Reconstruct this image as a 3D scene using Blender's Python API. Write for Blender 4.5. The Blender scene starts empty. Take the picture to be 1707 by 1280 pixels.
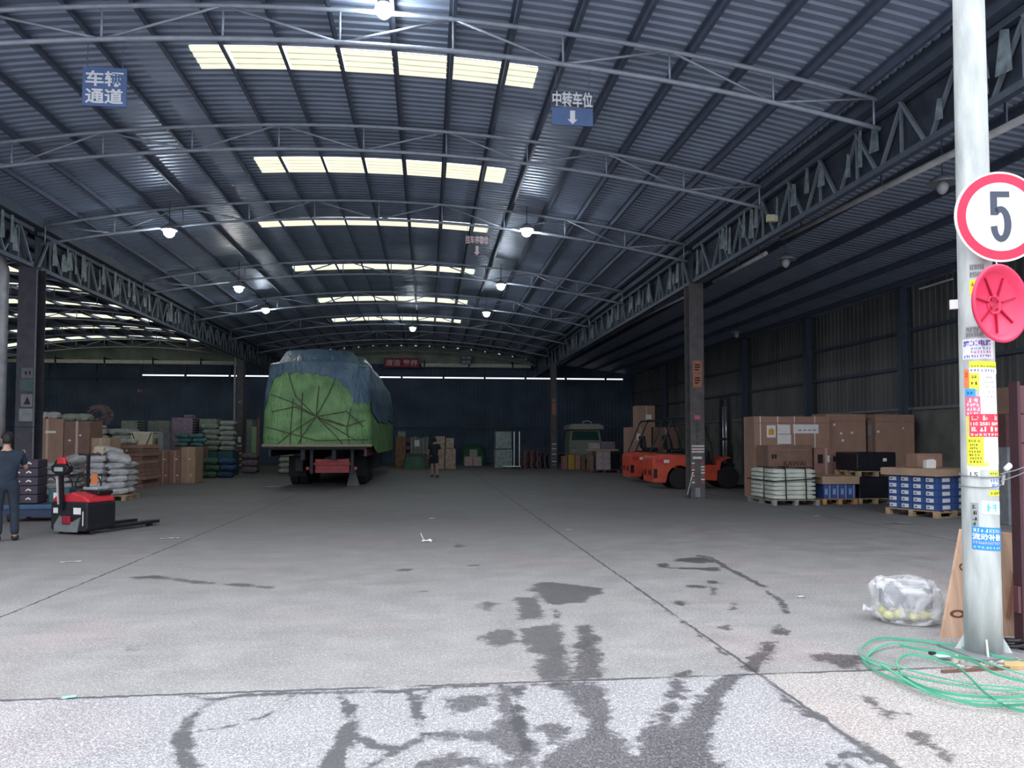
import bpy, bmesh, math, random
import numpy as np
from mathutils import Vector, Matrix, noise as mnoise
random.seed(7)
sc = bpy.context.scene
COL = sc.collection
PI = math.pi
# ---------------------------------------------------------------- camera
F, CX, CY = 1275.0, 853.5, 685.0          # focal length and principal point in photo pixels
PITCH, YAW, EYE = math.radians(2.2), math.radians(6.27), 1.6
cam = bpy.data.cameras.new('camera')
camo = bpy.data.objects.new('camera', cam); COL.objects.link(camo)
camo.location = (0, 0, EYE)
camo.rotation_euler = (PI/2 + PITCH, 0, -YAW)
cam.sensor_width = 36; cam.sensor_fit = 'HORIZONTAL'
cam.lens = 36*F/1707
cam.shift_y = (CY - 640)/1707
cam.clip_start = 0.05; cam.clip_end = 500
sc.camera = camo
# ---------------------------------------------------------------- sky and exposure
SKY = 3.5
LAMP = 200.0                              # strength of the lit bay lamps
w = bpy.data.worlds.new('overcast_sky'); sc.world = w; w.use_nodes = True
nt = w.node_tree; nt.nodes.clear()
wo = nt.nodes.new('ShaderNodeOutputWorld'); bg = nt.nodes.new('ShaderNodeBackground')
tc = nt.nodes.new('ShaderNodeTexCoord'); sx = nt.nodes.new('ShaderNodeSeparateXYZ'); cr = nt.nodes.new('ShaderNodeValToRGB')
nt.links.new(tc.outputs['Generated'], sx.inputs[0]); nt.links.new(sx.outputs['Z'], cr.inputs[0])
cr.color_ramp.elements[0].position = 0.0; cr.color_ramp.elements[0].color = (0.43, 0.455, 0.52, 1)
cr.color_ramp.elements[1].position = 0.55; cr.color_ramp.elements[1].color = (0.93, 0.955, 1.0, 1)
nt.links.new(cr.outputs[0], bg.inputs[0]); bg.inputs[1].default_value = SKY
nt.links.new(bg.outputs[0], wo.inputs[0])
sc.view_settings.view_transform = 'Standard'; sc.view_settings.look = 'None'
sc.view_settings.exposure = 0.0; sc.view_settings.gamma = 1.0
sc.view_settings.use_curve_mapping = False
cy = sc.cycles
cy.use_denoising = True; cy.max_bounces = 7; cy.diffuse_bounces = 4; cy.glossy_bounces = 3
cy.transmission_bounces = 4; cy.transparent_max_bounces = 8; cy.sample_clamp_indirect = 4.0; cy.blur_glossy = 1.0
cy.caustics_reflective = False; cy.caustics_refractive = False

# ---------------------------------------------------------------- photo pixel -> point in the place
def ray(px, py):
    x = (px-CX)/F; z = -(py-CY)/F; y = 1.0
    y, z = y*math.cos(PITCH)-z*math.sin(PITCH), y*math.sin(PITCH)+z*math.cos(PITCH)
    x, y = x*math.cos(YAW)+y*math.sin(YAW), -x*math.sin(YAW)+y*math.cos(YAW)
    return Vector((x, y, z))
EP = Vector((0, 0, EYE))
def AZ(px, py, z=0): r = ray(px, py); return EP + r*((z-EYE)/r.z)      # on a level plane
def AY(px, py, Y): r = ray(px, py); return EP + r*(Y/r.y)              # on a plane across the hall
def AX(px, py, X): r = ray(px, py); return EP + r*(X/r.x)              # on a plane along the hall

# ---------------------------------------------------------------- materials
MATS = {}
def mat(name, col, rough=.6, metal=0., var=.12, scale=6., bump=0., bscale=30., emit=None, estr=1., alpha=None, stretch=None, spec=.4, var2=None):
    if name in MATS: return MATS[name]
    m = bpy.data.materials.new(name); m.use_nodes = True; MATS[name] = m
    t = m.node_tree; b = t.nodes['Principled BSDF']
    b.inputs['Roughness'].default_value = rough; b.inputs['Metallic'].default_value = metal
    b.inputs['Specular IOR Level'].default_value = spec
    tcn = t.nodes.new('ShaderNodeTexCoord'); mp = t.nodes.new('ShaderNodeMapping')
    t.links.new(tcn.outputs['Object'], mp.inputs[0])
    if stretch: mp.inputs['Scale'].default_value = stretch
    n = t.nodes.new('ShaderNodeTexNoise'); n.inputs['Scale'].default_value = scale; n.inputs['Detail'].default_value = 5
    t.links.new(mp.outputs[0], n.inputs['Vector'])
    r = t.nodes.new('ShaderNodeValToRGB'); t.links.new(n.outputs[0], r.inputs[0])
    lo = [c*(1-var) for c in col]; hi = [min(1, c*(1+var)) for c in col]
    if var2: lo = list(var2)
    r.color_ramp.elements[0].position = .3; r.color_ramp.elements[1].position = .7
    r.color_ramp.elements[0].color = (*lo, 1); r.color_ramp.elements[1].color = (*hi, 1)
    t.links.new(r.outputs[0], b.inputs['Base Color'])
    if bump:
        n2 = t.nodes.new('ShaderNodeTexNoise'); n2.inputs['Scale'].default_value = bscale; n2.inputs['Detail'].default_value = 6
        t.links.new(mp.outputs[0], n2.inputs['Vector'])
        bp = t.nodes.new('ShaderNodeBump'); bp.inputs['Strength'].default_value = bump; bp.inputs['Distance'].default_value = .02
        t.links.new(n2.outputs[0], bp.inputs['Height']); t.links.new(bp.outputs[0], b.inputs['Normal'])
    if emit:
        b.inputs['Emission Color'].default_value = (*emit, 1); b.inputs['Emission Strength'].default_value = estr
    if alpha is not None: b.inputs['Alpha'].default_value = alpha
    return m
def srgb(r, g, b):
    f = lambda c: (c/255/12.92) if c/255 <= .04045 else ((c/255+.055)/1.055)**2.4
    return (f(r), f(g), f(b))

M_ROOF = mat('roof_sheet', (.28, .335, .45), .45, .35, .12, 1.2)
M_PURLIN = mat('purlin_steel', (.095, .115, .17), .6, .1)
M_TRUSS = mat('truss_paint', (.30, .335, .40), .5, .2)
M_GIRD = mat('girder_steel', (.075, .095, .13), .6, .2)
M_SHEET = mat('girder_sheet', (.035, .046, .065), .9, 0, .4, 3)
M_FILM = mat('torn_film', (.15, .19, .21), .5, 0, .4, 8, .5, 20)
M_COLUMN = mat('column_paint', (.095, .087, .09), .6, .1, .25, 4)
M_WALLD = mat('wall_sheet_dark', (.085, .12, .175), .8, 0, .25, .6)
M_PIPE = mat('grey_pipe', (.40, .41, .42), .5, 0, .2, 4)
M_CONC = mat('old_concrete', (.16, .162, .15), .9, 0, .35, 1.5, .3, 12)
M_CARD = mat('cardboard', (.36, .22, .165), .85, 0, .1, 3)
M_CARD2 = mat('cardboard_pale', (.42, .29, .2), .85, 0, .12, 3)
M_CARD3 = mat('cardboard_dark', (.22, .135, .105), .85, 0, .15, 3)
M_CARDR = mat('cardboard_reddish', (.30, .165, .14), .85, 0, .15, 4)
M_TAPE = mat('packing_tape', (.48, .34, .25), .3, 0, .05)
M_PAPER = mat('white_paper', (.75, .75, .74), .7, 0, .06)
M_WOODP = mat('pallet_wood', (.40, .29, .18), .8, 0, .3, 8, .3, 40)
M_WOODR = mat('pallet_red', (.20, .085, .085), .8, 0, .3, 8)
M_BLACK = mat('black_plastic', (.012, .013, .016), .35, 0, .2)
M_BLKM = mat('black_metal', (.02, .022, .028), .5, .3, .2)
M_RUB = mat('rubber', (.018, .018, .02), .8, 0, .2, 8, .3)
M_RED = mat('red_paint', (.55, .03, .045), .35, 0, .08)
M_ORANGE = mat('forklift_orange', (.62, .085, .045), .4, 0, .15, 4)
M_WHITE = mat('white_paint', (.75, .75, .75), .5, 0, .06)
M_STEEL = mat('bright_steel', (.55, .57, .6), .3, .8, .1)
M_GREY = mat('mid_grey', (.2, .21, .23), .6, 0, .15)
M_SACK = mat('white_sack', (.46, .46, .47), .6, 0, .18, 6, .5, 25)
M_SACKG = mat('green_sack', (.26, .31, .25), .7, 0, .25, 6, .5, 25)
M_SACKT = mat('teal_sack', (.08, .19, .19), .6, 0, .3, 6, .5, 25)
M_BOXB = mat('blue_print', (.045, .10, .30), .5, 0, .2, 3)
M_INK = mat('black_ink', (.012, .012, .014), .7, 0, .05)
M_SKIN = mat('skin', (.45, .27, .2), .6, 0, .08)
M_HAIR = mat('hair', (.01, .009, .009), .6, 0, .2)
M_NAVY = mat('navy_cloth', (.02, .03, .05), .9, 0, .2)
M_BLUEP = mat('blue_steel', (.04, .09, .17), .5, .1, .2)

# ---------------------------------------------------------------- tagging / hierarchy
def tag(o, label=None, cat=None, group=None, kind=None):
    if label: o['label'] = label
    if cat: o['category'] = cat
    if group: o['group'] = group
    if kind: o['kind'] = kind
    return o
def empty(name, loc=(0, 0, 0), rz=0, label=None, cat=None, group=None, kind=None):
    o = bpy.data.objects.new(name, None); COL.objects.link(o); o.location = loc; o.rotation_euler = (0, 0, rz)
    o.empty_display_size = .1
    return tag(o, label, cat, group, kind)
KIDS = {}
def adopt(o, parent):
    if parent is not None:
        o.parent = parent; KIDS.setdefault(parent.name, []).append(o)
def copy_tree(o, loc=None, rz=None, label=None, group=None, parent=None):
    c = o.copy(); COL.objects.link(c); c.parent = parent
    if parent is not None: KIDS.setdefault(parent.name, []).append(c)
    if loc is not None: c.location = loc
    if rz is not None: c.rotation_euler = (0, 0, rz)
    if label: c['label'] = label
    if group: c['group'] = group
    for ch in KIDS.get(o.name, []): copy_tree(ch, parent=c)
    return c

class MB:
    def __init__(s): s.v = []; s.f = []; s.mi = []
    def add(s, vs, fs, k=0):
        n = len(s.v); s.v += [tuple(v) for v in vs]; s.f += [tuple(i+n for i in f) for f in fs]; s.mi += [k]*len(fs); return s
    def box(s, x0, x1, y0, y1, z0, z1, k=0, rot=None):
        vs = [(x0, y0, z0), (x1, y0, z0), (x1, y1, z0), (x0, y1, z0), (x0, y0, z1), (x1, y0, z1), (x1, y1, z1), (x0, y1, z1)]
        if rot is not None:
            c = Vector(((x0+x1)/2, (y0+y1)/2, (z0+z1)/2)); vs = [tuple(c + rot @ (Vector(v)-c)) for v in vs]
        return s.add(vs, [(0, 3, 2, 1), (4, 5, 6, 7), (0, 1, 5, 4), (1, 2, 6, 5), (2, 3, 7, 6), (3, 0, 4, 7)], k)
    def bar(s, a, b, w, h=None, k=0, n=4, up=(0, 0, 1)):
        return s.path([a, b], w/2 if n > 4 else w/2, n=n, k=k, h=(h/2 if h else None), up=up)
    def path(s, pts, r, n=8, k=0, h=None, up=(0, 0, 1), closed=False, rs=None):
        pts = [Vector(p) for p in pts]; m = len(pts); rings = []
        for i, p in enumerate(pts):
            if closed: t = pts[(i+1) % m]-pts[i-1]
            else: t = pts[min(i+1, m-1)]-pts[max(i-1, 0)]
            t.normalize(); u = Vector(up)
            if abs(t.dot(u)) > .95: u = Vector((1, 0, 0))
            sd = t.cross(u).normalized(); u = sd.cross(t).normalized()
            rr = rs[i] if rs else r; hh = rr if h is None else h
            if n == 4: ring = [p+sd*rr*a+u*hh*b for a, b in ((-1, -1), (1, -1), (1, 1), (-1, 1))]
            else: ring = [p+sd*rr*math.cos(2*PI*j/n)+u*hh*math.sin(2*PI*j/n) for j in range(n)]
            rings.append(ring)
        vs = [v for rg in rings for v in rg]; fs = []
        for i in range(m if closed else m-1):
            for j in range(n):
                a, b = i*n+j, i*n+(j+1) % n; c, d = ((i+1) % m)*n+(j+1) % n, ((i+1) % m)*n+j
                fs.append((a, b, c, d))
        if not closed: fs += [tuple(range(n-1, -1, -1)), tuple((m-1)*n+j for j in range(n))]
        return s.add(vs, fs, k)
    def cyl(s, c, r, z0, z1, n=20, k=0, r2=None, axis='z'):
        r2 = r if r2 is None else r2; vs = []
        for zz, rr in ((z0, r), (z1, r2)):
            for j in range(n):
                a = 2*PI*j/n; x, y = rr*math.cos(a), rr*math.sin(a)
                vs.append({'z': (c[0]+x, c[1]+y, zz), 'y': (c[0]+x, zz, c[1]+y), 'x': (zz, c[0]+x, c[1]+y)}[axis])
        fs = [(j, (j+1) % n, n+(j+1) % n, n+j) for j in range(n)] + [tuple(range(n-1, -1, -1)), tuple(range(n, 2*n))]
        return s.add(vs, fs, k)
    def lathe(s, prof, n=24, k=0, c=(0, 0), axis='z'):
        vs = []
        for r, z in prof:
            for j in range(n):
                a = 2*PI*j/n; x, y = r*math.cos(a), r*math.sin(a)
                vs.append({'z': (c[0]+x, c[1]+y, z), 'y': (c[0]+x, z, c[1]+y), 'x': (z, c[0]+x, c[1]+y)}[axis])
        fs = []
        for i in range(len(prof)-1):
            for j in range(n): fs.append((i*n+j, i*n+(j+1) % n, (i+1)*n+(j+1) % n, (i+1)*n+j))
        fs += [tuple(range(n-1, -1, -1)), tuple((len(prof)-1)*n+j for j in range(n))]
        return s.add(vs, fs, k)
    def prism(s, out, y0, y1, k=0, axis='y'):            # outline in (x,z), pushed along y (or outline (y,z) along x, (x,y) along z)
        n = len(out); P3 = lambda a, b, t: {'y': (a, t, b), 'x': (t, a, b), 'z': (a, b, t)}[axis]
        vs = [P3(a, b, y0) for a, b in out]+[P3(a, b, y1) for a, b in out]
        fs = [(j, (j+1) % n, n+(j+1) % n, n+j) for j in range(n)]+[tuple(range(n-1, -1, -1)), tuple(range(n, 2*n))]
        return s.add(vs, fs, k)
    def build(s, name, m, parent=None, bevel=0, smooth=False, loc=None, rz=0, fix=True, segs=2):
        me = bpy.data.meshes.new(name); me.from_pydata(s.v, [], s.f)
        ms = m if isinstance(m, (list, tuple)) else [m]
        for q in ms: me.materials.append(q)
        if len(ms) > 1: me.polygons.foreach_set('material_index', s.mi)
        if fix:
            b = bmesh.new(); b.from_mesh(me); bmesh.ops.recalc_face_normals(b, faces=b.faces); b.to_mesh(me); b.free()
        if smooth: me.polygons.foreach_set('use_smooth', [True]*len(me.polygons))
        o = bpy.data.objects.new(name, me); COL.objects.link(o)
        if loc is not None: o.location = loc
        if rz: o.rotation_euler = (0, 0, rz)
        if bevel:
            md = o.modifiers.new('edge', 'BEVEL'); md.width = bevel; md.segments = segs; md.limit_method = 'ANGLE'
        adopt(o, parent)
        return o
def text_geo(body, w=None, h=None, bold=0.0):
    """lettering as flat faces in x,y centred on 0, scaled to width w / height h"""
    cu = bpy.data.curves.new('t', 'FONT'); cu.body = body; cu.size = 1; cu.offset = bold; cu.resolution_u = 3
    cu.align_x = 'CENTER'; cu.align_y = 'CENTER'; cu.space_line = 1.0
    ob = bpy.data.objects.new('t', cu); COL.objects.link(ob)
    bpy.context.view_layer.update()
    me = bpy.data.meshes.new_from_object(ob.evaluated_get(bpy.context.evaluated_depsgraph_get()))
    V = [list(v.co) for v in me.vertices]; Fs = [tuple(p.vertices) for p in me.polygons]
    bpy.data.objects.remove(ob); bpy.data.curves.remove(cu); bpy.data.meshes.remove(me)
    if not V: return [], []
    xs = [v[0] for v in V]; ys = [v[1] for v in V]
    cx_, cy_ = (min(xs)+max(xs))/2, (min(ys)+max(ys))/2; W, Hh = max(xs)-min(xs), max(ys)-min(ys)
    sx_ = w/W if w else None; sy_ = h/Hh if h else None
    sx_ = sx_ or sy_; sy_ = sy_ or sx_
    return [((v[0]-cx_)*sx_, (v[1]-cy_)*sy_) for v in V], Fs
def blurred_print(n, w, h, seed=1):
    """a line of n unreadable small print marks, w by h, centred on 0"""
    rg = random.Random(seed*31+n); V, Fs = [], []; c = w/n
    for i in range(n):
        x0 = -w/2+i*c+c*.12; ww = c*.74
        for k in range(3):
            horiz = rg.random() < .5; t = .17
            if horiz: a, b = x0, x0+ww*rg.uniform(.6, 1); y = -h/2+h*(k+.3)/3.2; q = (a, y, b, y+h*t)
            else: x = x0+ww*rg.uniform(0, .8); q = (x, -h/2, x+c*t, h/2*rg.uniform(.5, 1))
            m = len(V); V += [(q[0], q[1]), (q[2], q[1]), (q[2], q[3]), (q[0], q[3])]; Fs.append((m, m+1, m+2, m+3))
    return V, Fs
def lettering(body, w, h, m, parent, at, name='lettering', bold=0.02, rot=None, face='-y'):
    """text standing upright on a face looking at -y (or -x / +x / up)"""
    V, Fs = text_geo(body, w, h, bold) if isinstance(body, str) else blurred_print(body, w, h); mb = MB(); ax, ay, az = at
    conv = {'-y': lambda x, y: (ax+x, ay, az+y), '-x': lambda x, y: (ax, ay-x, az+y), '+x': lambda x, y: (ax, ay+x, az+y), '+z': lambda x, y: (ax+x, ay+y, az)}[face]
    if rot: V = [(x*math.cos(rot)-y*math.sin(rot), x*math.sin(rot)+y*math.cos(rot)) for x, y in V]
    mb.add([conv(x, y) for x, y in V], Fs)
    return mb.build(name, m, parent, fix=False)
# ---------------------------------------------------------------- floor
def NM(t): return t.nodes.new, t.links.new
def floor_material():
    m = bpy.data.materials.new('worn_concrete_floor'); m.use_nodes = True; t = m.node_tree; b = t.nodes['Principled BSDF']; N, L = NM(t)
    geo = N('ShaderNodeNewGeometry'); pos = geo.outputs['Position']
    sep = N('ShaderNodeSeparateXYZ'); L(pos, sep.inputs[0])
    def math_(op, a, b_=None, c=None, clamp=False):
        n = N('ShaderNodeMath'); n.operation = op; n.use_clamp = clamp
        for i, x in enumerate((a, b_, c)):
            if x is None: continue
            if isinstance(x, (int, float)): n.inputs[i].default_value = x
            else: L(x, n.inputs[i])
        return n.outputs[0]
    def noise(scale, det=4, rough=.55, sc3=None, dist=0):
        n = N('ShaderNodeTexNoise'); n.inputs['Scale'].default_value = scale; n.inputs['Detail'].default_value = det
        n.inputs['Roughness'].default_value = rough; n.inputs['Distortion'].default_value = dist
        if sc3:
            mp = N('ShaderNodeMapping'); mp.inputs['Scale'].default_value = sc3; L(pos, mp.inputs[0]); L(mp.outputs[0], n.inputs['Vector'])
        else: L(pos, n.inputs['Vector'])
        return n.outputs[0]
    def mr(x, a, b_, c=0., d=1.):
        n = N('ShaderNodeMapRange'); n.clamp = True; L(x, n.inputs[0])
        for i, q in enumerate((a, b_, c, d)): n.inputs[i+1].default_value = q
        return n.outputs[0]
    def mixc(f, a, b_, mode='MIX'):
        n = N('ShaderNodeMix'); n.data_type = 'RGBA'; n.blend_type = mode
        if isinstance(f, (int, float)): n.inputs[0].default_value = f
        else: L(f, n.inputs[0])
        for i, x in ((6, a), (7, b_)):
            if isinstance(x, tuple): n.inputs[i].default_value = (*x, 1)
            else: L(x, n.inputs[i])
        return n.outputs[2]
    X, Y = sep.outputs['X'], sep.outputs['Y']
    big = noise(.35, 5); mid = noise(2.2, 6, .62); fine = noise(34, 3, .75); grit = noise(85, 3, .8); streak = noise(3, 4, .6, (.35, 1.6, 1))
    # inside slab: trowelled, dusty; outside slab (Y < 5.1): exposed aggregate
    outside = mr(Y, 5.13, 5.09)
    inside_col = mixc(mr(big, .3, .7), (.185, .183, .186), (.245, .242, .246))
    inside_col = mixc(mr(mid, .35, .72), inside_col, (.29, .287, .287))
    inside_col = mixc(math_('MULTIPLY', mr(streak, .5, .75), .35), inside_col, (.14, .14, .145))
    near_yard = mr(Y, 16, 7, 0, 1)   # inside slab coloured paler towards the yard, darker deeper inside
    inside_col = mixc(near_yard, mixc(1.0, inside_col, (.74, .74, .75), 'MULTIPLY'), inside_col)
    out_col = mixc(mr(mid, .3, .7), (.215, .216, .235), (.295, .296, .32))
    right = mr(X, 2.24, 2.30)
    out_col = mixc(right, out_col, mixc(mr(mid, .3, .7), (.26, .237, .23), (.34, .315, .305)))
    col = mixc(outside, inside_col, out_col)
    tint = noise(.55, 1, .4)
    col = mixc(mr(tint, .56, .66, 0, .55), col, mixc(1.0, col, (1.12, .95, .97), 'MULTIPLY'))
    # aggregate specks, stronger outside and towards the yard
    speck = mr(grit, .53, .63); dspeck = mr(grit, .46, .36)
    amt = math_('ADD', math_('MULTIPLY', outside, .42), math_('MULTIPLY', near_yard, .46))
    col = mixc(math_('MULTIPLY', speck, amt), col, (.75, .74, .73))
    col = mixc(math_('MULTIPLY', dspeck, amt), col, (.12, .12, .125))
    col = mixc(math_('MULTIPLY', mr(fine, .52, .65), math_('MULTIPLY', amt, .8)), col, (.55, .54, .53))
    # joints
    wob = math_('MULTIPLY', math_('SUBTRACT', noise(9, 3), .5), .05)
    def joint(coord, c, w0, soft=.008):
        d = math_('ABSOLUTE', math_('ADD', math_('SUBTRACT', coord, c), wob)); return mr(d, w0+soft, w0)
    j = math_('MAXIMUM', joint(X, 2.26, .010), joint(X, -3.84, .010))
    j = math_('MAXIMUM', j, joint(Y, 5.09, .014))
    for c in (8.36, -9.94): j = math_('MAXIMUM', j, joint(X, c, .010))
    for c in (17.6, 30.): j = math_('MAXIMUM', j, joint(Y, c, .01))
    j = math_('MULTIPLY', j, mr(noise(1.7, 3), .28, .45))
    # wet marks and cracks, given as fields on the vertices, frayed by noise
    aw = N('ShaderNodeAttribute'); aw.attribute_name = 'wet'; ac = N('ShaderNodeAttribute'); ac.attribute_name = 'crack'
    fray = math_('ADD', math_('ADD', math_('MULTIPLY', math_('SUBTRACT', noise(14, 6, .75), .5), .26), math_('MULTIPLY', math_('SUBTRACT', noise(4.5, 3), .5), .22)), math_('MULTIPLY', math_('SUBTRACT', grit, .5), .2))
    wet = mr(math_('ADD', aw.outputs['Fac'], fray), -.006, .012)
    wet = math_('MULTIPLY', wet, mr(noise(40, 3, .8), .25, .5, .5, 1))
    crk = mr(math_('ADD', ac.outputs['Fac'], math_('MULTIPLY', fray, .6)), -.003, .006)
    col = mixc(math_('MULTIPLY', wet, .88), col, mixc(1.0, col, (.24, .23, .245), 'MULTIPLY'))
    col = mixc(math_('MULTIPLY', math_('MAXIMUM', crk, j), .85), col, (.055, .055, .062))
    L(col, b.inputs['Base Color'])
    rg = math_('SUBTRACT', mr(mid, .3, .7, .62, .85), math_('MULTIPLY', wet, .3)); L(rg, b.inputs['Roughness'])
    b.inputs['Specular IOR Level'].default_value = .35
    bp = N('ShaderNodeBump'); bp.inputs['Strength'].default_value = .35; bp.inputs['Distance'].default_value = .006
    hh = math_('SUBTRACT', math_('ADD', math_('MULTIPLY', grit, .6), mid), math_('MULTIPLY', math_('MAXIMUM', crk, j), 2.)); L(hh, bp.inputs['Height']); L(bp.outputs[0], b.inputs['Normal'])
    return m
Z7 = lambda x, y: (550+x/2.667, 800+y/2.667)
Z8 = lambda x, y: (1050+x/2.598, 860+y/2.598)
Z6 = lambda x, y: (x/2.845, 860+y/2.845)
def gp(pts, f=lambda x, y: (x, y)): return np.array([list(AZ(*f(*p)))[:2] for p in pts])
WET = [gp(p, Z7) for p in (
    [(880,490),(920,462),(960,455),(1090,465),(1215,480),(1210,500),(1150,520),(1135,545),(1060,548),(1010,560),(950,545),(930,520),(915,500)],
    [(825,520),(920,525),(935,570),(955,600),(950,620),(850,620),(835,570)],
    [(665,570),(690,540),(760,552),(720,570),(700,590)],
    [(1000,560),(1018,560),(1018,640),(1030,680),(1050,790),(1075,850),(1050,890),(930,900),(925,860),(935,770),(890,765),(855,720),(850,690),(830,665),(1005,640)],
    [(670,700),(740,665),(800,660),(830,680),(815,720),(770,740),(700,730)],
    [(1100,650),(1165,640),(1180,680),(1205,770),(1215,885),(1085,890),(1088,790),(1100,720)],
    [(735,915),(830,910),(815,960),(850,1060),(880,1150),(960,1180),(880,1285),(700,1285),(800,1240),(740,1180),(640,1160),(480,1150),(420,1140),(440,1120),(520,1110),(640,1125),(740,1110),(760,1050),(740,990)],
    [(540,970),(600,950),(700,955),(720,990),(660,1020),(560,1040),(530,1010)],
    [(940,1100),(1000,1070),(1060,1110),(1060,1150),(980,1170),(940,1130)],
    [(360,1285),(450,1235),(560,1215),(700,1230),(720,1285)])]
WET.append(gp([(905,1143),(1010,1140),(1016,1195),(1034,1235),(1058,1256),(1073,1229),(1085,1202),(1111,1168),(1138,1160),(1125,1214),(1177,1156),(1196,1129),(1238,1123),(1204,1168),(1198,1199),(1185,1237),(1223,1300),(880,1300),(900,1262),(975,1225),(978,1200),(935,1150)]))
WET += [gp(p, Z8) for p in (
    [(480,650),(560,580),(600,545),(650,540),(620,600),(540,680)],
    [(610,490),(640,470),(690,495),(670,515),(625,510)],
    [(800,600),(840,590),(1000,605),(1010,665),(900,660),(850,630),(790,625)],
    [(125,205),(160,203),(160,222),(125,222)], [(160,225),(390,222),(390,238),(250,232)], [(190,182),(330,178),(380,200),(300,205),(200,195)],
    [(330,280),(370,282),(400,292),(340,294)], [(245,295),(330,300),(320,310),(250,308)], [(200,370),(235,370),(235,388),(200,388)],
    [(455,375),(470,390),(470,405),(435,405),(435,390)], [(405,468),(440,470),(435,492),(405,490)], [(355,310),(375,315),(365,350),(350,345)],
    [(30,42),(90,45),(145,55),(140,62),(90,52),(35,50)], [(190,680),(260,670),(230,720),(240,750),(200,800),(150,790),(180,740)],
    [(1010,780),(1050,785),(1090,830),(1175,860),(1140,885),(1080,850)], [(1190,940),(1260,930),(1310,970),(1390,1060),(1320,1020),(1210,960)])]
WET += [gp(p, Z6) for p in ([(620,290),(740,282),(800,292),(900,303),(1000,312),(1060,325),(920,320),(800,300),(650,298)], [(1060,322),(1180,320),(1295,335),(1290,342),(1200,338),(1110,335)], [(595,625),(650,622),(640,638),(595,640)])]
WET += [gp(p, Z7) for p in ([(290,400),(330,394),(375,400),(340,406)], [(605,378),(665,376),(650,383)], [(410,494),(436,494),(436,500),(412,500)], [(495,285),(560,288),(640,292),(560,300)])]
CRK = []   # polyline, half width at each end (m)
def crack(pts, w0, w1=None, f=lambda x, y: (x, y)): CRK.append((gp(pts, f), w0*.8, (w1 or w0)*.75))
crack([(830,840),(1000,870),(1150,850),(1380,840),(1600,838),(1700,835)], .008, .03, Z6)
crack([(0,945),(320,938),(500,920),(800,912),(1000,905),(1200,900)], .02, .03, Z7)
crack([(1000,880),(940,930),(890,980),(860,1050),(880,1130),(900,1250)], .015, .08, Z6)
crack([(1390,850),(1340,900),(1240,955),(1080,1000),(940,1020)], .005, .008, Z6)
crack([(1610,850),(1650,900),(1665,990),(1640,1060),(1600,1130),(1560,1230)], .03, .09, Z6)
crack([(360,930),(385,1000),(400,1090),(420,1130),(330,1200),(210,1180),(110,1130)], .03, .03, Z7)
crack([(320,1200),(230,1240),(160,1285)], .03, .04, Z7)
crack([(450,930),(400,990),(370,990)], .02, .02, Z7)
crack([(840,920),(830,1060),(860,1150),(870,1200)], .04, .02, Z7)
crack([(560,690),(640,750),(680,800),(820,870),(900,930),(1000,990),(1100,1060),(1180,1120)], .01, .05, Z8)
crack([(680,790),(760,860),(820,875)], .03, .02, Z8)
crack([(1000,990),(940,1010),(910,1060),(960,1100)], .012, .012, Z8); crack([(1000,990),(990,1040),(1040,1070),(1120,1060)], .01, .015, Z8); crack([(910,1060),(870,1090)], .01, .02, Z8)
crack([(350,180),(420,225),(500,265),(575,305)], .05, .05, Z8); crack([(590,325),(640,355),(670,390),(680,420)], .025, .045, Z8); crack([(300,172),(350,180)], .06, .05, Z8)
crack([(0,290),(160,410),(300,510),(480,655)], .006, .009, Z8)
def field(px, py):
    P = np.stack([px, py], 1); wet = np.full(len(P), -1.); crk = np.full(len(P), -1.)
    def segd(a, b):
        d = b-a; tt = np.clip(((P-a)@d)/(d@d+1e-12), 0, 1); return np.linalg.norm(P-(a+tt[:, None]*d), axis=1), tt
    for poly in WET:
        inside = np.zeros(len(P), bool); dist = np.full(len(P), 9.)
        for i in range(len(poly)):
            a, b = poly[i-1], poly[i]; dist = np.minimum(dist, segd(a, b)[0])
            c = ((a[1] > P[:, 1]) != (b[1] > P[:, 1])); xx = (b[0]-a[0])*(P[:, 1]-a[1])/(b[1]-a[1]+1e-12)+a[0]
            inside ^= (c & (P[:, 0] < xx))
        wet = np.maximum(wet, np.where(inside, dist, -dist))
    for pts, w0, w1 in CRK:
        n = len(pts)-1
        for i in range(n):
            d, tt = segd(pts[i], pts[i+1]); ww = w0+(w1-w0)*(i+tt)/n; crk = np.maximum(crk, ww-d)
    return wet, crk
def build_floor():
    xs = np.concatenate([np.linspace(-34, -6.2, 12), np.arange(-5.9, 6.3, .04), np.linspace(6.6, 24, 10)])
    ys = np.concatenate([np.linspace(-14, 2.6, 8), np.arange(2.9, 6.2, .03), np.arange(6.2, 11.5, .06), np.linspace(11.6, 56, 16)])
    nx, ny = len(xs), len(ys); gx, gy = np.meshgrid(xs, ys); gx = gx.ravel(); gy = gy.ravel()
    wet, crk = field(gx, gy)
    me = bpy.data.meshes.new('floor'); co = np.zeros((nx*ny, 3)); co[:, 0] = gx; co[:, 1] = gy
    ii, jj = np.meshgrid(np.arange(nx-1), np.arange(ny-1)); a = (jj*nx+ii).ravel()
    fc = np.stack([a, a+1, a+nx+1, a+nx], 1)
    me.vertices.add(len(co)); me.vertices.foreach_set('co', co.ravel())
    me.loops.add(fc.size); me.loops.foreach_set('vertex_index', fc.ravel())
    me.polygons.add(len(fc)); me.polygons.foreach_set('loop_start', np.arange(0, fc.size, 4))
    me.update(calc_edges=True)
    for nm, arr in (('wet', wet), ('crack', crk)):
        at = me.attributes.new(nm, 'FLOAT', 'POINT'); at.data.foreach_set('value', np.clip(arr, -.5, .5))
    me.materials.append(floor_material())
    o = bpy.data.objects.new('floor', me); COL.objects.link(o); tag(o, kind='structure')
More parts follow.
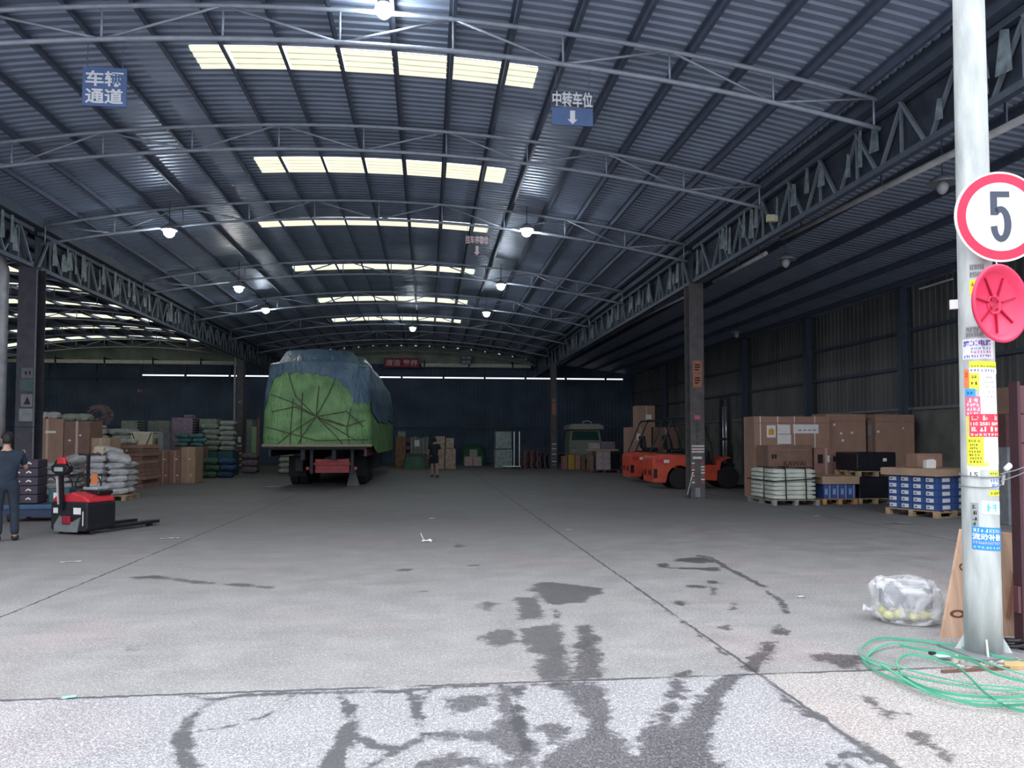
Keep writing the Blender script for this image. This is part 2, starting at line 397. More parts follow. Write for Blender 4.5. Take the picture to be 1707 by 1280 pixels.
build_floor()

# ---------------------------------------------------------------- hall shell
YF, YB = 8.0, 53.0
XL, XR = -10.0, 7.35                       # the two inner column lines
TRUSS_Y = [11.35, 15.6, 20.5, 27.3, 33.1, 39.0, 45.0, 50.6]
def arc(X, c=-1.35): return 7.5-.95*((X-c)/8.65)**2
def corrugated(fn, x0, x1, nseg, holes=(), pitch=.2):
    """ribs run across the bay; the profile steps along Y; holes = skylight openings (x0,x1,y0,y1)"""
    mb = MB(); xs = [x0+(x1-x0)*i/nseg for i in range(nseg+1)]
    for h in holes: xs += [h[0], h[1]]
    xs = sorted(set(round(x, 4) for x in xs)); ys = []; y = YF
    while y < YB+.3:
        ys += [(y, 0), (y+pitch*.52, 0), (y+pitch*.66, .035), (y+pitch*.86, .035)]; y += pitch
    vs = [(x, yy, fn(x)+dz) for (yy, dz) in ys for x in xs]; n = len(xs); fs = []
    for j in range(len(ys)-1):
        ym = (ys[j][0]+ys[j+1][0])/2
        for i in range(n-1):
            xm = (xs[i]+xs[i+1])/2
            if any(h[0] < xm < h[1] and h[2] < ym < h[3] for h in holes): continue
            fs.append((j*n+i, j*n+i+1, (j+1)*n+i+1, (j+1)*n+i))
    return mb.add(vs, fs)
def skyl(rows, x0, x1): return [(x0 if not isinstance(r, tuple) or len(r) < 4 else r[2], x1 if len(r) < 4 else r[3], r[0], r[1]) for r in rows]
ROWS_C = [(12.80, 13.60, -3.92, 1.85), (17.8, 18.8, -3.98, 1.8), (22.6, 23.4, -4.95, 1.77), (28.6, 29.4, -4.98, 1.72), (35.0, 36.0, -4.98, 1.78), (40.8, 41.8, -5.05, 1.72)]
ROWS_L = [(26.0, 27.0, -26.3, -14.2), (29.8, 30.9, -26.3, -14.2), (33.6, 34.7, -26.3, -14.3), (37.6, 38.6, -26.3, -14.6), (41.6, 42.7, -26.3, -14.7), (45.8, 46.8, -26.3, -14.5), (50.0, 50.8, -26.3, -14.5)]  # first row is added out of view, for the light it gives
holesC = [(r[2], r[3], r[0], r[1]) for r in ROWS_C]; holesL = [(r[2], r[3], r[0], r[1]) for r in ROWS_L]
zC = lambda X: arc(X)+.66
zL = lambda X: arc(X, -18.65)+.66
zR = lambda X: 7.12-(X-7.35)*.125
ceil = corrugated(zC, XL, XR, 22, holesC).build('ceiling', M_ROOF, fix=False); tag(ceil, 'vaulted grey blue corrugated sheet roof over the middle bay', kind='structure')
ceilL = corrugated(zL, -27.3, XL, 22, holesL).build('ceiling', M_ROOF, fix=False); tag(ceilL, 'vaulted corrugated sheet roof with many skylight strips over the bay behind the left post', kind='structure')
ceilR = corrugated(zR, XR, 14.5, 6).build('ceiling', M_ROOF, fix=False); tag(ceilR, 'dark sloping corrugated sheet roof over the bay on the right', kind='structure')
def purlins(parent, fn, xs, drop=.13):
    for x in xs:
        z = fn(x); mb = MB()
        mb.box(x-.004, x+.004, YF, YB, z-drop-.02, z-.01).box(x, x+.055, YF, YB, z-drop-.02, z-drop-.012).box(x-.055, x, YF, YB, z-.018, z-.01)
        mb.build('purlin', M_PURLIN, parent, fix=False)
PC = [-1.51+.93*k for k in range(-9, 10)]
purlins(ceil, zC, [x for x in PC if XL+.1 < x < XR-.1])
purlins(ceilL, zL, [-18.65+1.24*k for k in range(-6, 7)])
purlins(ceilR, zR, [8.1+1.15*k for k in range(6)])
def glow_material():
    m = bpy.data.materials.new('translucent_skylight_sheet'); m.use_nodes = True; t = m.node_tree; b = t.nodes['Principled BSDF']; N, L = NM(t)
    tcn = N('ShaderNodeNewGeometry'); sp = N('ShaderNodeSeparateXYZ'); L(tcn.outputs['Position'], sp.inputs[0])
    wv = N('ShaderNodeTexWave'); wv.bands_direction = 'Y'; wv.inputs['Scale'].default_value = 1.57; wv.inputs['Distortion'].default_value = .6; wv.inputs['Detail'].default_value = 2; L(tcn.outputs['Position'], wv.inputs['Vector'])
    n = N('ShaderNodeTexNoise'); n.inputs['Scale'].default_value = 3; L(tcn.outputs['Position'], n.inputs['Vector'])
    ml = N('ShaderNodeMath'); ml.operation = 'MULTIPLY'; L(wv.outputs['Fac'], ml.inputs[0]); L(n.outputs[0], ml.inputs[1])
    r = N('ShaderNodeValToRGB'); L(ml.outputs[0], r.inputs[0]); r.color_ramp.elements[0].position = .03; r.color_ramp.elements[1].position = .2
    r.color_ramp.elements[0].color = (.40, .39, .25, 1); r.color_ramp.elements[1].color = (.92, .92, .72, 1)
    L(r.outputs[0], b.inputs['Emission Color']); b.inputs['Emission Strength'].default_value = 1.1; b.inputs['Base Color'].default_value = (.3, .3, .25, 1)
    return m
M_GLOW = glow_material()
def skylight(num, rows, fn, PX, what):
    x0, x1, y0, y1 = rows[2], rows[3], rows[0], rows[1]
    root = empty('window_%d' % num, ((x0+x1)/2, (y0+y1)/2, fn((x0+x1)/2)), label=what, kind='structure')
    cuts = [x0]+[p for p in PX if x0+.15 < p < x1-.15]+[x1]
    for a, b in zip(cuts[:-1], cuts[1:]):
        mb = MB(); a2, b2 = (a+.045 if a > x0 else a-.02), (b-.045 if b < x1 else b+.02); n = int((y1-y0)/.05)
        vs = []; fs = []
        for j in range(n+1):
            yy = y0+(y1-y0)*j/n; dz = .012*math.sin(yy*2*PI/.2)
            vs += [(a2-root.location.x, yy-root.location.y, fn(a2)+dz-.012-root.location.z), (b2-root.location.x, yy-root.location.y, fn(b2)+dz-.012-root.location.z)]
        fs = [(2*j, 2*j+1, 2*j+3, 2*j+2) for j in range(n)]
        mb.add(vs, fs).build('pane', M_GLOW, root, fix=False)
ORD = ['first', 'second', 'third', 'fourth', 'fifth', 'sixth', 'seventh']
for i, r in enumerate(ROWS_C): skylight(i+1, r, zC, PC, ORD[i]+' glowing skylight strip from the yard side in the middle roof')
for i, r in enumerate(ROWS_L): skylight(i+7, r, zL, [-18.65+1.24*k for k in range(-6, 7)], ORD[i]+' glowing skylight strip from the yard side in the roof behind the left post')

def wall(name, x0, x1, y0, y1, z0, z1, m, label=None):
    o = MB().box(x0, x1, y0, y1, z0, z1).build(name, m); return tag(o, label, kind='structure')
def ribbed_wall(name, axis, c, a0, a1, z0, z1, m, label, pitch=.25, d=.022, side=1):
    mb = MB(); prof = []; a = a0
    while a < a1: prof += [(a, 0), (a+pitch*.45, 0), (a+pitch*.58, d), (a+pitch*.87, d)]; a += pitch
    prof = [(q, dd) for q, dd in prof if q <= a1]+[(a1, 0)]
    vs = []
    for q, dd in prof:
        for z in (z0, z1): vs.append((q, c+dd*side, z) if axis == 'x' else (c+dd*side, q, z))
    fs = [(2*i, 2*i+2, 2*i+3, 2*i+1) for i in range(len(prof)-1)]
    return tag(mb.add(vs, fs).build(name, m, fix=False), label, kind='structure')
def cloudy(name, c1, c2, sc_, rough=.8, st=None):
    return mat(name, c2, rough, 0, .1, sc_, .2, 10, var2=c1, stretch=st)
M_WR = cloudy('right_wall_sheet', (.085, .087, .09), (.15, .15, .145), 1.2, .7, (1, 1, .25))
ribbed_wall('wall_right', 'y', 14.5, -2, YB, 2.55, 6.35, M_WR, 'grey ribbed sheet wall above the concrete base along the right side', side=-1)
wall('wall_base_right', 14.38, 14.62, -2, YB, 0, 2.5, M_CONC, 'stained concrete base wall along the right side behind the cartons')
tag(MB().box(14.3, 14.5, -2, YB, 2.5, 2.58).build('trim_right', M_GREY), kind='structure')
for k, z in enumerate((3.75, 4.85)):
    tag(MB().box(14.36, 14.45, -2, YB, z, z+.1).build('trim_%d' % (k+1), M_GIRD), kind='structure')
for pi_, y in enumerate((9.5, 15.5, 21.5, 27.3, 33.1, 39, 45)):
    o = MB().box(-.1, .1, -.15, -.135, 0, 6.2).box(-.1, .1, .135, .15, 0, 6.2).box(-.008, .008, -.135, .135, 0, 6.2).build('wall_post', M_GIRD, rz=PI/2, loc=(14.22, y, 0))
    tag(o, '%s dark steel post along the right wall, counted from the yard' % ['first', 'second', 'third', 'fourth', 'fifth', 'sixth', 'seventh'][pi_], 'post', 'steel posts along the right wall')
ribbed_wall('wall_back', 'x', YB, -27.3, 14.5, 0, 5.89, M_WALLD, 'dark blue ribbed rear wall below the slit of daylight', side=-1)
ribbed_wall('wall_back', 'x', YB, -27.3, 14.5, 5.975, 6.85, M_WALLD, 'dark ribbed strip of rear wall above the slit of daylight', side=-1)
wall('wall_back_end', -27.3, -18.8, YB-.2, YB-.12, 5.7, 6.1, M_WALLD); wall('wall_back_end', 13.7, 14.5, YB-.2, YB-.12, 5.7, 6.1, M_WALLD)
for k in range(14):
    x = -24.6+2.85*k; tag(MB().box(x-.07, x+.07, YB-.22, YB-.12, 5.5, 6.8).build('trim_4', M_GIRD), 'short dark post crossing the slit of daylight', kind='structure')
tag(MB().box(-27.3, 14.5, YB-.16, YB-.05, 2.45, 2.53).build('trim_3', M_GIRD), kind='structure')
M_GABLE = mat('greenish_gable_sheet', (.28, .33, .26), .6, 0, .3, 1.0)
def gable(x0, x1, fn, slots, label):
    mb = MB(); n = int((x1-x0)/.93); dx = (x1-x0)/n
    for i in range(n):
        a, b = x0+i*dx, x0+(i+1)*dx; s0, s1 = a+dx*.42, a+dx*.42+(.07 if (i*7) % 3 else .13)
        for p, q, drop in ((a, s0, 0), (s0, s1, .08 if slots else 0), (s1, b, 0)):
            mb.add([(p, YB, 6.85), (q, YB, 6.85), (q, YB, fn(q)-drop+.03), (p, YB, fn(p)-drop+.03)], [(0, 1, 2, 3)])
    tag(mb.build('wall_gable', M_GABLE, fix=False), label, kind='structure')
gable(XL, XR, zC, True, 'greenish gable sheets under the vault at the far end of the middle bay')
gable(-27.3, XL, zL, False, 'greenish gable sheets under the vault at the far end of the bay on the left')
gable(XR, 14.5, zR, False, 'dark sheets above the rear wall at the far end of the bay on the right')
ribbed_wall('wall_left', 'y', -27.4, -2, YB, 0, 7.3, M_WALLD, 'dark sheet wall at the far left side')
M_GUT = mat('pale_gutter', (.70, .70, .60), .5, 0, .15)
for a, b, lb in ((-27, -12.3, 'long pale box gutter on brackets under the far gable left of the covered trailer'), (-.45, 7.0, 'pale box gutter under the far gable right of the covered trailer')):
    g = empty('box_gutter', ((a+b)/2, 52.0, 6.55), label=lb, cat='gutter'); hw = (b-a)/2
    MB().box(-hw, hw, -.14, .14, 0, .03).box(-hw, hw, -.14, -.12, 0, .26).box(-hw, hw, .12, .14, 0, .26).build('trough', M_GUT, g)
    for k in range(int(hw*2/3)+1):
        x = -hw+.2+k*3.0; MB().box(x-.05, x+.05, -.17, .95, .05, .40).box(x-.03, x+.03, -.17, -.13, -.12, .5).build('bracket', M_GIRD, g)

# ---------------------------------------------------------------- columns, girders, trusses
def column(x, y, label, h=6.0, w=.40, d=.42, M_COLUMN=M_COLUMN):
    r = empty('steel_column', (x, y, 0), label=label, cat='column')
    MB().box(-w/2, w/2, -d/2, -d/2+.016, .02, h).build('flange', M_COLUMN, r); MB().box(-w/2, w/2, d/2-.016, d/2, .02, h).build('flange', M_COLUMN, r)
    MB().box(-.008, .008, -d/2+.016, d/2-.016, .02, h).build('web', M_COLUMN, r)
    MB().box(-w/2-.06, w/2+.06, -d/2-.06, d/2+.06, 0, .02).build('base_plate', M_COLUMN, r)
    return r
cR1 = column(XR+.03, 20.6, 'brown grey steel column in front of the orange forklift, pale stripes near its foot', 5.95, .40)
cR2 = column(XR-.25, 43.0, 'thin far steel column with a small orange notice, left of the parked light truck', 5.95, .30)
cL1 = column(XL, 20.5, 'dark steel column beside the white drain pipe at the left edge', 5.95, .46, M_COLUMN=mat('dark_column_paint', (.05, .05, .062), .6, .1, .25, 4))
cL2 = column(XL-.15, 43.0, 'far steel column just left of the covered trailer', 5.95, .36)
column(XR+.03, 7.7, 'front steel column at the yard opening, right of the street pole', 5.95); column(XL, 7.7, 'front steel column at the yard opening on the left side', 5.95)
def girder(x, y0, y1, label):
    z0, z1 = 5.97, 6.98; L_ = y1-y0; r = empty('lattice_girder', (x, (y0+y1)/2, z0), label=label, cat='girder'); h = z1-z0
    MB().box(-.06, .06, -L_/2, L_/2, h-.1, h).build('top_chord', M_GIRD, r); MB().box(-.06, .06, -L_/2, L_/2, 0, .1).build('bottom_chord', M_GIRD, r)
    n = max(4, int(L_/1.15)); mb = MB()
    for i in range(n):
        a = -L_/2+L_*i/n; b = a+L_/n; m_ = (a+b)/2
        mb.bar((-.03, a, .05), (-.03, m_, h-.05), .05, .05).bar((.03, m_, h-.05), (.03, b, .05), .05, .05).bar((0, m_, .05), (0, m_, h-.05), .04, .04)
    mb.build('lattice', mat('girder_lattice', (.17, .20, .24), .6, .1), r)
    MB().box(-.012 if x < 0 else .07, .0 if x < 0 else .082, -L_/2, L_/2, .05, h-.02).build('backing_sheet', M_SHEET, r, loc=(-.1 if x < 0 else .03, 0, 0))
    mb = MB(); random.seed(int(y0*10+x))
    for k in range(int(L_*1.6)):
        yy = -L_/2+random.random()*L_; zz = .15+random.random()*.25; hh = .3+random.random()*.5; ww = .03+random.random()*.13; s = 1 if x < 0 else -1
        xx = s*(.05+random.random()*.04); pts = [(xx, yy-ww, zz), (xx+s*.02, yy+ww, zz+.03), (xx, yy+ww*.4, zz+hh), (xx-s*.01, yy-ww*.6, zz+hh*.9)]
        mb.add(pts+[(p[0]+.004, p[1], p[2]) for p in pts], [(0, 1, 2, 3), (7, 6, 5, 4), (0, 4, 5, 1), (1, 5, 6, 2), (2, 6, 7, 3), (3, 7, 4, 0)])
    t = mb.build('torn_film', M_FILM, r); t['kind'] = 'stuff'
for x, nm in ((XR, 'right'), (XL, 'left')):
    for (a, b), wh in zip(((7.95, 20.4), (20.8, 42.8), (43.2, 52.9)), ('between the opening and the nearest '+nm+' column', 'between the nearest and the far '+nm+' column', 'between the far '+nm+' column and the rear wall')):
        girder(x, a, b, 'dark lattice girder hung with torn film '+wh)
def truss(cx, y, label, c_off=-1.35):
    r = empty('roof_truss', (cx, y, 6.4), label=label, cat='roof truss', group='arched roof trusses')
    hw = 8.5; N = 32; lo = lambda X: 7.5-.95*(X/8.65)**2-6.4; hi = lambda X: lo(X)+.50-.004*abs(X)
    MB().path([(-hw+2*hw*i/N, 0, lo(-hw+2*hw*i/N)) for i in range(N+1)], .038, n=8).build('lower_chord', M_TRUSS, r, smooth=True, fix=False)
    MB().path([(-hw+2*hw*i/N, 0, hi(-hw+2*hw*i/N)) for i in range(N+1)], .038, n=8).build('upper_chord', M_TRUSS, r, smooth=True, fix=False)
    n = 10
    for i in range(n+1):
        X = -hw+.1+(2*hw-.2)*i/n; MB().bar((X, 0, lo(X)), (X, 0, hi(X)), .035, n=6).build('brace', M_TRUSS, r, smooth=True, fix=False)
        if i < n:
            X2 = -hw+.1+(2*hw-.2)*(i+1)/n
            p, q = ((X, 0, lo(X)), (X2, 0, hi(X2))) if i % 2 else ((X, 0, hi(X)), (X2, 0, lo(X2)))
            MB().bar(p, q, .042, n=6).build('brace', M_TRUSS, r, smooth=True, fix=False)
    return r
T0 = truss(-1.325, TRUSS_Y[0], 'first roof truss from the opening, the one with the bright lamp at its crown')
NTH = ['', 'second', 'third', 'fourth', 'fifth', 'sixth', 'seventh', 'last']
for i, y in enumerate(TRUSS_Y[1:], 1): copy_tree(T0, loc=(-1.325, y, 6.4), label=NTH[i]+' roof truss from the opening across the middle bay')
for i, y in enumerate(TRUSS_Y[2:], 2): copy_tree(T0, loc=(-18.65, y, 6.4), label=NTH[i]+' arched truss in line across the bay behind the left post', group='arched trusses of the left bay')
for x in (XR, XL): MB().box(x-.22, x+.22, YF, YB, 7.0, 7.02).box(x-.24, x-.22, YF, YB, 7.0, 7.34).box(x+.22, x+.24, YF, YB, 7.0, 7.34).build('valley_gutter', M_GIRD, ceil)
# rain pipes
def pipe(pts, r, label, name='rain_pipe', m=M_PIPE, hang=True):
    c = Vector(pts[0]); o = MB().path([Vector(p)-c for p in pts], r, n=12).build(name, m, smooth=True, loc=c, fix=False)
    for p in o.data.polygons:
        if len(p.vertices) > 4: p.use_smooth = False
    for t in (.12, .5, .88):
        if hang: q = Vector(pts[0])*(1-t)+Vector(pts[-1])*t-c; MB().box(q.x-.012, q.x+.012, q.y-.02, q.y+.02, q.z, q.z+6.35-(q+c).z+.02).box(q.x-.46, q.x+.012, q.y-.02, q.y+.02, 6.33-c.z, 6.35-c.z).build('hanger', M_GIRD, o)
    return tag(o, label, 'pipe')
pipe([(7.85, 8.6, 5.85), (7.85, 16.2, 6.12)], .055, 'long sloping pale pipe under the right girder nearest the street pole')
pipe([(7.85, 17.0, 5.98), (7.85, 20.3, 5.99)], .05, 'short lower pale pipe ending at the right column')
pipe([(7.85, 22.4, 6.02), (7.85, 29.6, 6.2)], .045, 'pale pipe under the girder beyond the right column')
pipe([(-10.9, 20.6, 6.4), (-10.72, 20.4, 6.2), (-10.62, 20.35, 5.9), (-10.62, 20.35, 1.45)], .13, 'thick pale drain pipe running down beside the left column', 'drain_pipe', hang=False)
pipe([(-10.45, 43.0, 6.5), (-10.45, 42.9, 6.2), (-10.45, 42.9, 0)], .06, 'thin pale drain pipe beside the far left column', 'drain_pipe', hang=False)
# ---------------------------------------------------------------- covered trailer
def tarp_material(name, c1, c2, sheen=.45):
    m = bpy.data.materials.new(name); m.use_nodes = True; t = m.node_tree; b = t.nodes['Principled BSDF']; N, L = NM(t)
    tcn = N('ShaderNodeTexCoord'); n = N('ShaderNodeTexNoise'); n.inputs['Scale'].default_value = 1.3; n.inputs['Detail'].default_value = 6; n.inputs['Distortion'].default_value = .8; L(tcn.outputs['Object'], n.inputs['Vector'])
    r = N('ShaderNodeValToRGB'); L(n.outputs[0], r.inputs[0]); r.color_ramp.elements[0].position = .35; r.color_ramp.elements[1].position = .68
    r.color_ramp.elements[0].color = (*c1, 1); r.color_ramp.elements[1].color = (*c2, 1); L(r.outputs[0], b.inputs['Base Color'])
    mp = N('ShaderNodeMapping'); mp.inputs['Scale'].default_value = (1, 1, .45); L(tcn.outputs['Object'], mp.inputs[0])
    n2 = N('ShaderNodeTexNoise'); n2.inputs['Scale'].default_value = 5; n2.inputs['Detail'].default_value = 8; n2.inputs['Distortion'].default_value = 1.6; L(mp.outputs[0], n2.inputs['Vector'])
    bp = N('ShaderNodeBump'); bp.inputs['Strength'].default_value = .9; bp.inputs['Distance'].default_value = .07; L(n2.outputs[0], bp.inputs['Height']); L(bp.outputs[0], b.inputs['Normal'])
    b.inputs['Roughness'].default_value = sheen; return m
M_TGREEN = tarp_material('green_tarpaulin', (.10, .22, .085), (.21, .40, .15))
M_TBLUE = tarp_material('blue_tarpaulin', (.05, .10, .16), (.12, .20, .27), .35)
M_ROPE = mat('rope', (.09, .085, .06), .9)
TY = 25.4; TXL, TXR = -5.25, -1.9; TLEN = 15.5; TXM, THW = (TXL+TXR)/2, (TXR-TXL)/2
trailer = empty('covered_trailer', (TXM, TY, 0), label='parked trailer piled high under a green tarp with a blue tarp over its top', cat='trailer')
def load_pt(s, t, off=0.):
    """s: way round the load, 0..1 left side, 1..2 rear face, 2..3 right side; t 0 bottom .. 1 shoulder"""
    zb = 1.47 if s <= 2.0 else 1.47-.34*min(1, (s-2)*5)
    top = 4.12
    if 1 <= s <= 2:
        u = s-1; x = -THW+2*THW*u; y = -.14*math.sin(PI*u)-.10*math.sin(PI*t)
        top = 4.08+.10*math.sin(PI*u)
    elif s < 1: x = -THW; y = TLEN*(1-s)
    else: x = THW; y = TLEN*(s-2)
    z = zb+(top-zb)*t
    k = mnoise.noise(Vector((s*3.1, t*2.2, 3)))*.09+mnoise.noise(Vector((s*9, t*7, 9)))*.035
    taper = 1-.05*t*t-.035*max(0, t-.75)*4
    cr_ = .13 if (abs(s-1) < .04 or abs(s-2) < .04) else 0
    x = x*taper; flare = 1+.04*(1-t); x *= flare
    nx, ny = (0, -1) if 1 <= s <= 2 else ((-1, 0) if s < 1 else (1, 0))
    x += nx*(k+off); y += ny*(k+off)+.0
    if 1 <= s <= 2: y += .16*(abs(2*(s-1)-1)**6)+t*t*.15
    return (x, y, z)
S = [0, .15, .3, .45, .6, .75, .85, .92, .97]+[1+i/36 for i in range(37)]+[2.012, 2.03, 2.05, 2.08, 2.11, 2.15, 2.2, 2.26, 2.33, 2.4, 2.5, 2.6, 2.75, 2.9, 3]
S = sorted(set(S)); NT = 26
def skin_tarp(off, low, topz=True, cond=None):
    mb = MB(); vs = []; ns = len(S)
    for s in S:
        l = low(s)
        for j in range(NT+1): vs.append(load_pt(s, l+(1-l)*j/NT, off))
    fs = [(i*(NT+1)+j, (i+1)*(NT+1)+j, (i+1)*(NT+1)+j+1, i*(NT+1)+j+1) for i in range(ns-1) for j in range(NT)]
    mb.add(vs, fs)
    # roof of the load: loft rings inward
    rim = [load_pt(s, 1, off) for s in S]; rings = [rim]
    for q in (.94, .8, .6, .35, .1):
        rg = []
        for (x, y, z) in rim:
            yc = TLEN*.5; xx = x*q; yy = yc+(y-yc)*(1-(1-q)*.22)
            bulge = .46*min(1, max(0, (THW-abs(x*q)-.28)*3.2))*(1 if x*q > -THW*.66 else .12) if q < .85 else .05
            rg.append((xx, yy, z+bulge*.95+.03*mnoise.noise(Vector((xx*2, yy, 1)))))
        rings.append(rg)
    n = len(rim); V = [v for r in rings for v in r]
    F_ = [(a*n+i, a*n+i+1, (a+1)*n+i+1, (a+1)*n+i) for a in range(len(rings)-1) for i in range(n-1)]
    F_.append(tuple((len(rings)-1)*n+i for i in range(n)))
    return mb.add(V, F_)
g = skin_tarp(0, lambda s: 0).build('green_tarp', M_TGREEN, trailer, smooth=True)
def blow(s):
    pts = [(0, .75), (.9, .78), (1.0, .45), (1.03, .6), (1.06, .80), (1.15, .875), (1.3, .87), (1.5, .845), (1.66, .80), (1.78, .70), (1.84, .56), (1.885, .47), (1.93, .53), (1.985, .52), (2.04, .50), (2.12, .42), (2.3, .38), (3, .5)]
    for (a, x), (b, y) in zip(pts[:-1], pts[1:]):
        if a <= s <= b: return x+(y-x)*(s-a)/(b-a)+.02*math.sin(s*60)
    return .5
bl = skin_tarp(.045, blow).build('blue_tarp', M_TBLUE, trailer, smooth=True)
bl['label'] = 'dusty blue tarp draped over the top of the load'
# raised bundle on top under the blue tarp
mb = MB(); vs = []; n1, n2 = 18, 12
for i in range(n1+1):
    for j in range(n2+1):
        u, v = i/n1*2-1, j/n2*2-1; e = (1-abs(u)**8)*(1-abs(v)**8)
        vs.append((.15+u*1.42+mnoise.noise(Vector((u*2, v*2, 0)))*.05, 6.2+v*6.1, 4.0+.52*max(0, e)**.35+mnoise.noise(Vector((u*6, v*4, 5)))*.05+.02*u))
mb.add(vs, [(i*(n2+1)+j, (i+1)*(n2+1)+j, (i+1)*(n2+1)+j+1, i*(n2+1)+j+1) for i in range(n1) for j in range(n2)])
mb.build('tarp_hump', M_TBLUE, trailer, smooth=True)
# ropes over the rear of the green tarp
ropes = [[(1.26, .0), (1.27, .30), (1.28, .55)], [(1.36, .0), (1.36, .3), (1.365, .62)], [(1.05, .62), (1.28, .50), (1.50, .33), (1.68, .10), (1.74, 0)], [(1.08, .40), (1.3, .45), (1.50, .33), (1.75, .22)], [(1.50, .33), (1.62, .62), (1.70, .86)], [(1.50, .33), (1.38, .12), (1.33, 0)], [(1.80, 0), (1.78, .18), (1.82, .45)], [(1.2, .9), (1.3, .58), (1.50, .33), (1.85, .06)], [(1.02, .22), (1.5, .045), (1.97, .06)], [(1.6, .3), (1.78, .22), (1.95, .30)], [(1.50, .33), (1.52, .7)], [(1.50, .33), (1.78, .40), (1.93, .22)], [(1.14, .0), (1.3, .17), (1.50, .33)]]
for rp in ropes:
    pts = []
    for (a, b), (c, d) in zip(rp[:-1], rp[1:]):
        for k in range(8): pts.append(load_pt(a+(c-a)*k/8, b+(d-b)*k/8, .03))
    pts.append(load_pt(*rp[-1], .03)); MB().path(pts, .014, n=5).build('rope', M_ROPE, trailer, fix=False)
mb = MB(); mb.path([load_pt(1+i/30, -.015, .03+.02*math.sin(i*1.3)) for i in range(31)], .05, n=6).build('tarp_hem', mat('muddy_canvas', (.32, .27, .2), .9, 0, .2), trailer, fix=False)
# chassis
M_CHAS = mat('chassis_paint', (.02, .022, .032), .6, .1, .3)
M_TRED = mat('faded_red_paint', (.30, .05, .05), .6, 0, .2)
MB().box(-THW+.12, THW-.1, .1, TLEN-.2, 1.30, 1.44).build('deck', M_CHAS, trailer)
for s in (-1, 1): MB().box(s*.5-.07, s*.5+.07, .3, TLEN-.3, .95, 1.3).build('chassis_beam', M_CHAS, trailer)
MB().box(THW-.18, THW-.1, .2, TLEN-.3, 1.08, 1.3).build('side_rail', mat('dull_red_rail', (.13, .04, .045), .6), trailer); MB().box(-THW+.1, -THW+.18, .2, TLEN-.3, 1.08, 1.3).build('side_rail', M_CHAS, trailer)
MB().box(-.14, .98, .55, .60, .52, .98).box(-.18, 1.02, .50, .62, .78, .86).build('rear_bumper', M_TRED, trailer, bevel=.01)
for x in (-.24, 1.08): MB().box(x-.05, x+.05, .45, .6, .5, 1.3).build('bumper_bracket', M_CHAS, trailer)
for x in (-.36, 1.20): MB().cyl((x, .68), .055, .40, .5, 14, axis='y').build('tail_lamp', mat('tail_lamp_red', (.3, .02, .02), .3), trailer)
def tyre(x, y, r=.5, w=.28):
    o = MB().lathe([(r*.62, -w/2), (r*.93, -w/2), (r, -w/2+.04), (r, w/2-.04), (r*.93, w/2), (r*.62, w/2)], 28, axis='x').build('wheel', M_RUB, trailer, smooth=False, loc=(x, y, r))
    MB().lathe([(r*.25, -w/2+.03), (r*.6, -w/2+.08), (r*.6, w/2-.08), (r*.25, w/2-.03)], 20, axis='x').build('rim', M_GREY, o)
for y in (3.3, 4.6, 5.9):
    MB().cyl((y, .5), .07, -1.1, 1.1, 12, axis='x').build('axle', M_CHAS, trailer)
    for x in (-1.2, -.88, .88, 1.2): tyre(x, y)
for s, x in ((-1, -1.05), (1, 1.05)): MB().box(x-.3, x+.3, 2.62, 2.65, .32, 1.05).build('mud_flap', M_RUB, trailer)
MB().box(-.95, -.7, 1.6, 2.3, .55, 1.0).build('spare_box', M_CHAS, trailer); MB().box(1.1, 1.5, 6.8, 10.2, .45, 1.05).build('tool_box', M_CHAS, trailer)
MB().box(-1.5, -1.1, 6.8, 10.2, .45, 1.05).build('tool_box', M_CHAS, trailer)
for x in (-.65, .65): MB().box(x-.06, x+.06, 12.2, 12.34, .04, 1.0).box(x-.15, x+.15, 12.12, 12.42, 0, .05).build('landing_leg', M_CHAS, trailer)
# chock / foot under the rear right
o = MB().prism([(-.22, 0), (.22, 0), (.05, .62), (-.08, .62)], -.1, .1).build('support_stand', mat('dusty_grey_metal', (.14, .14, .15), .7), loc=(-2.62, 27.6, 0), bevel=.01); tag(o, 'grey tapered support stand on the floor behind the trailer wheels', 'stand')

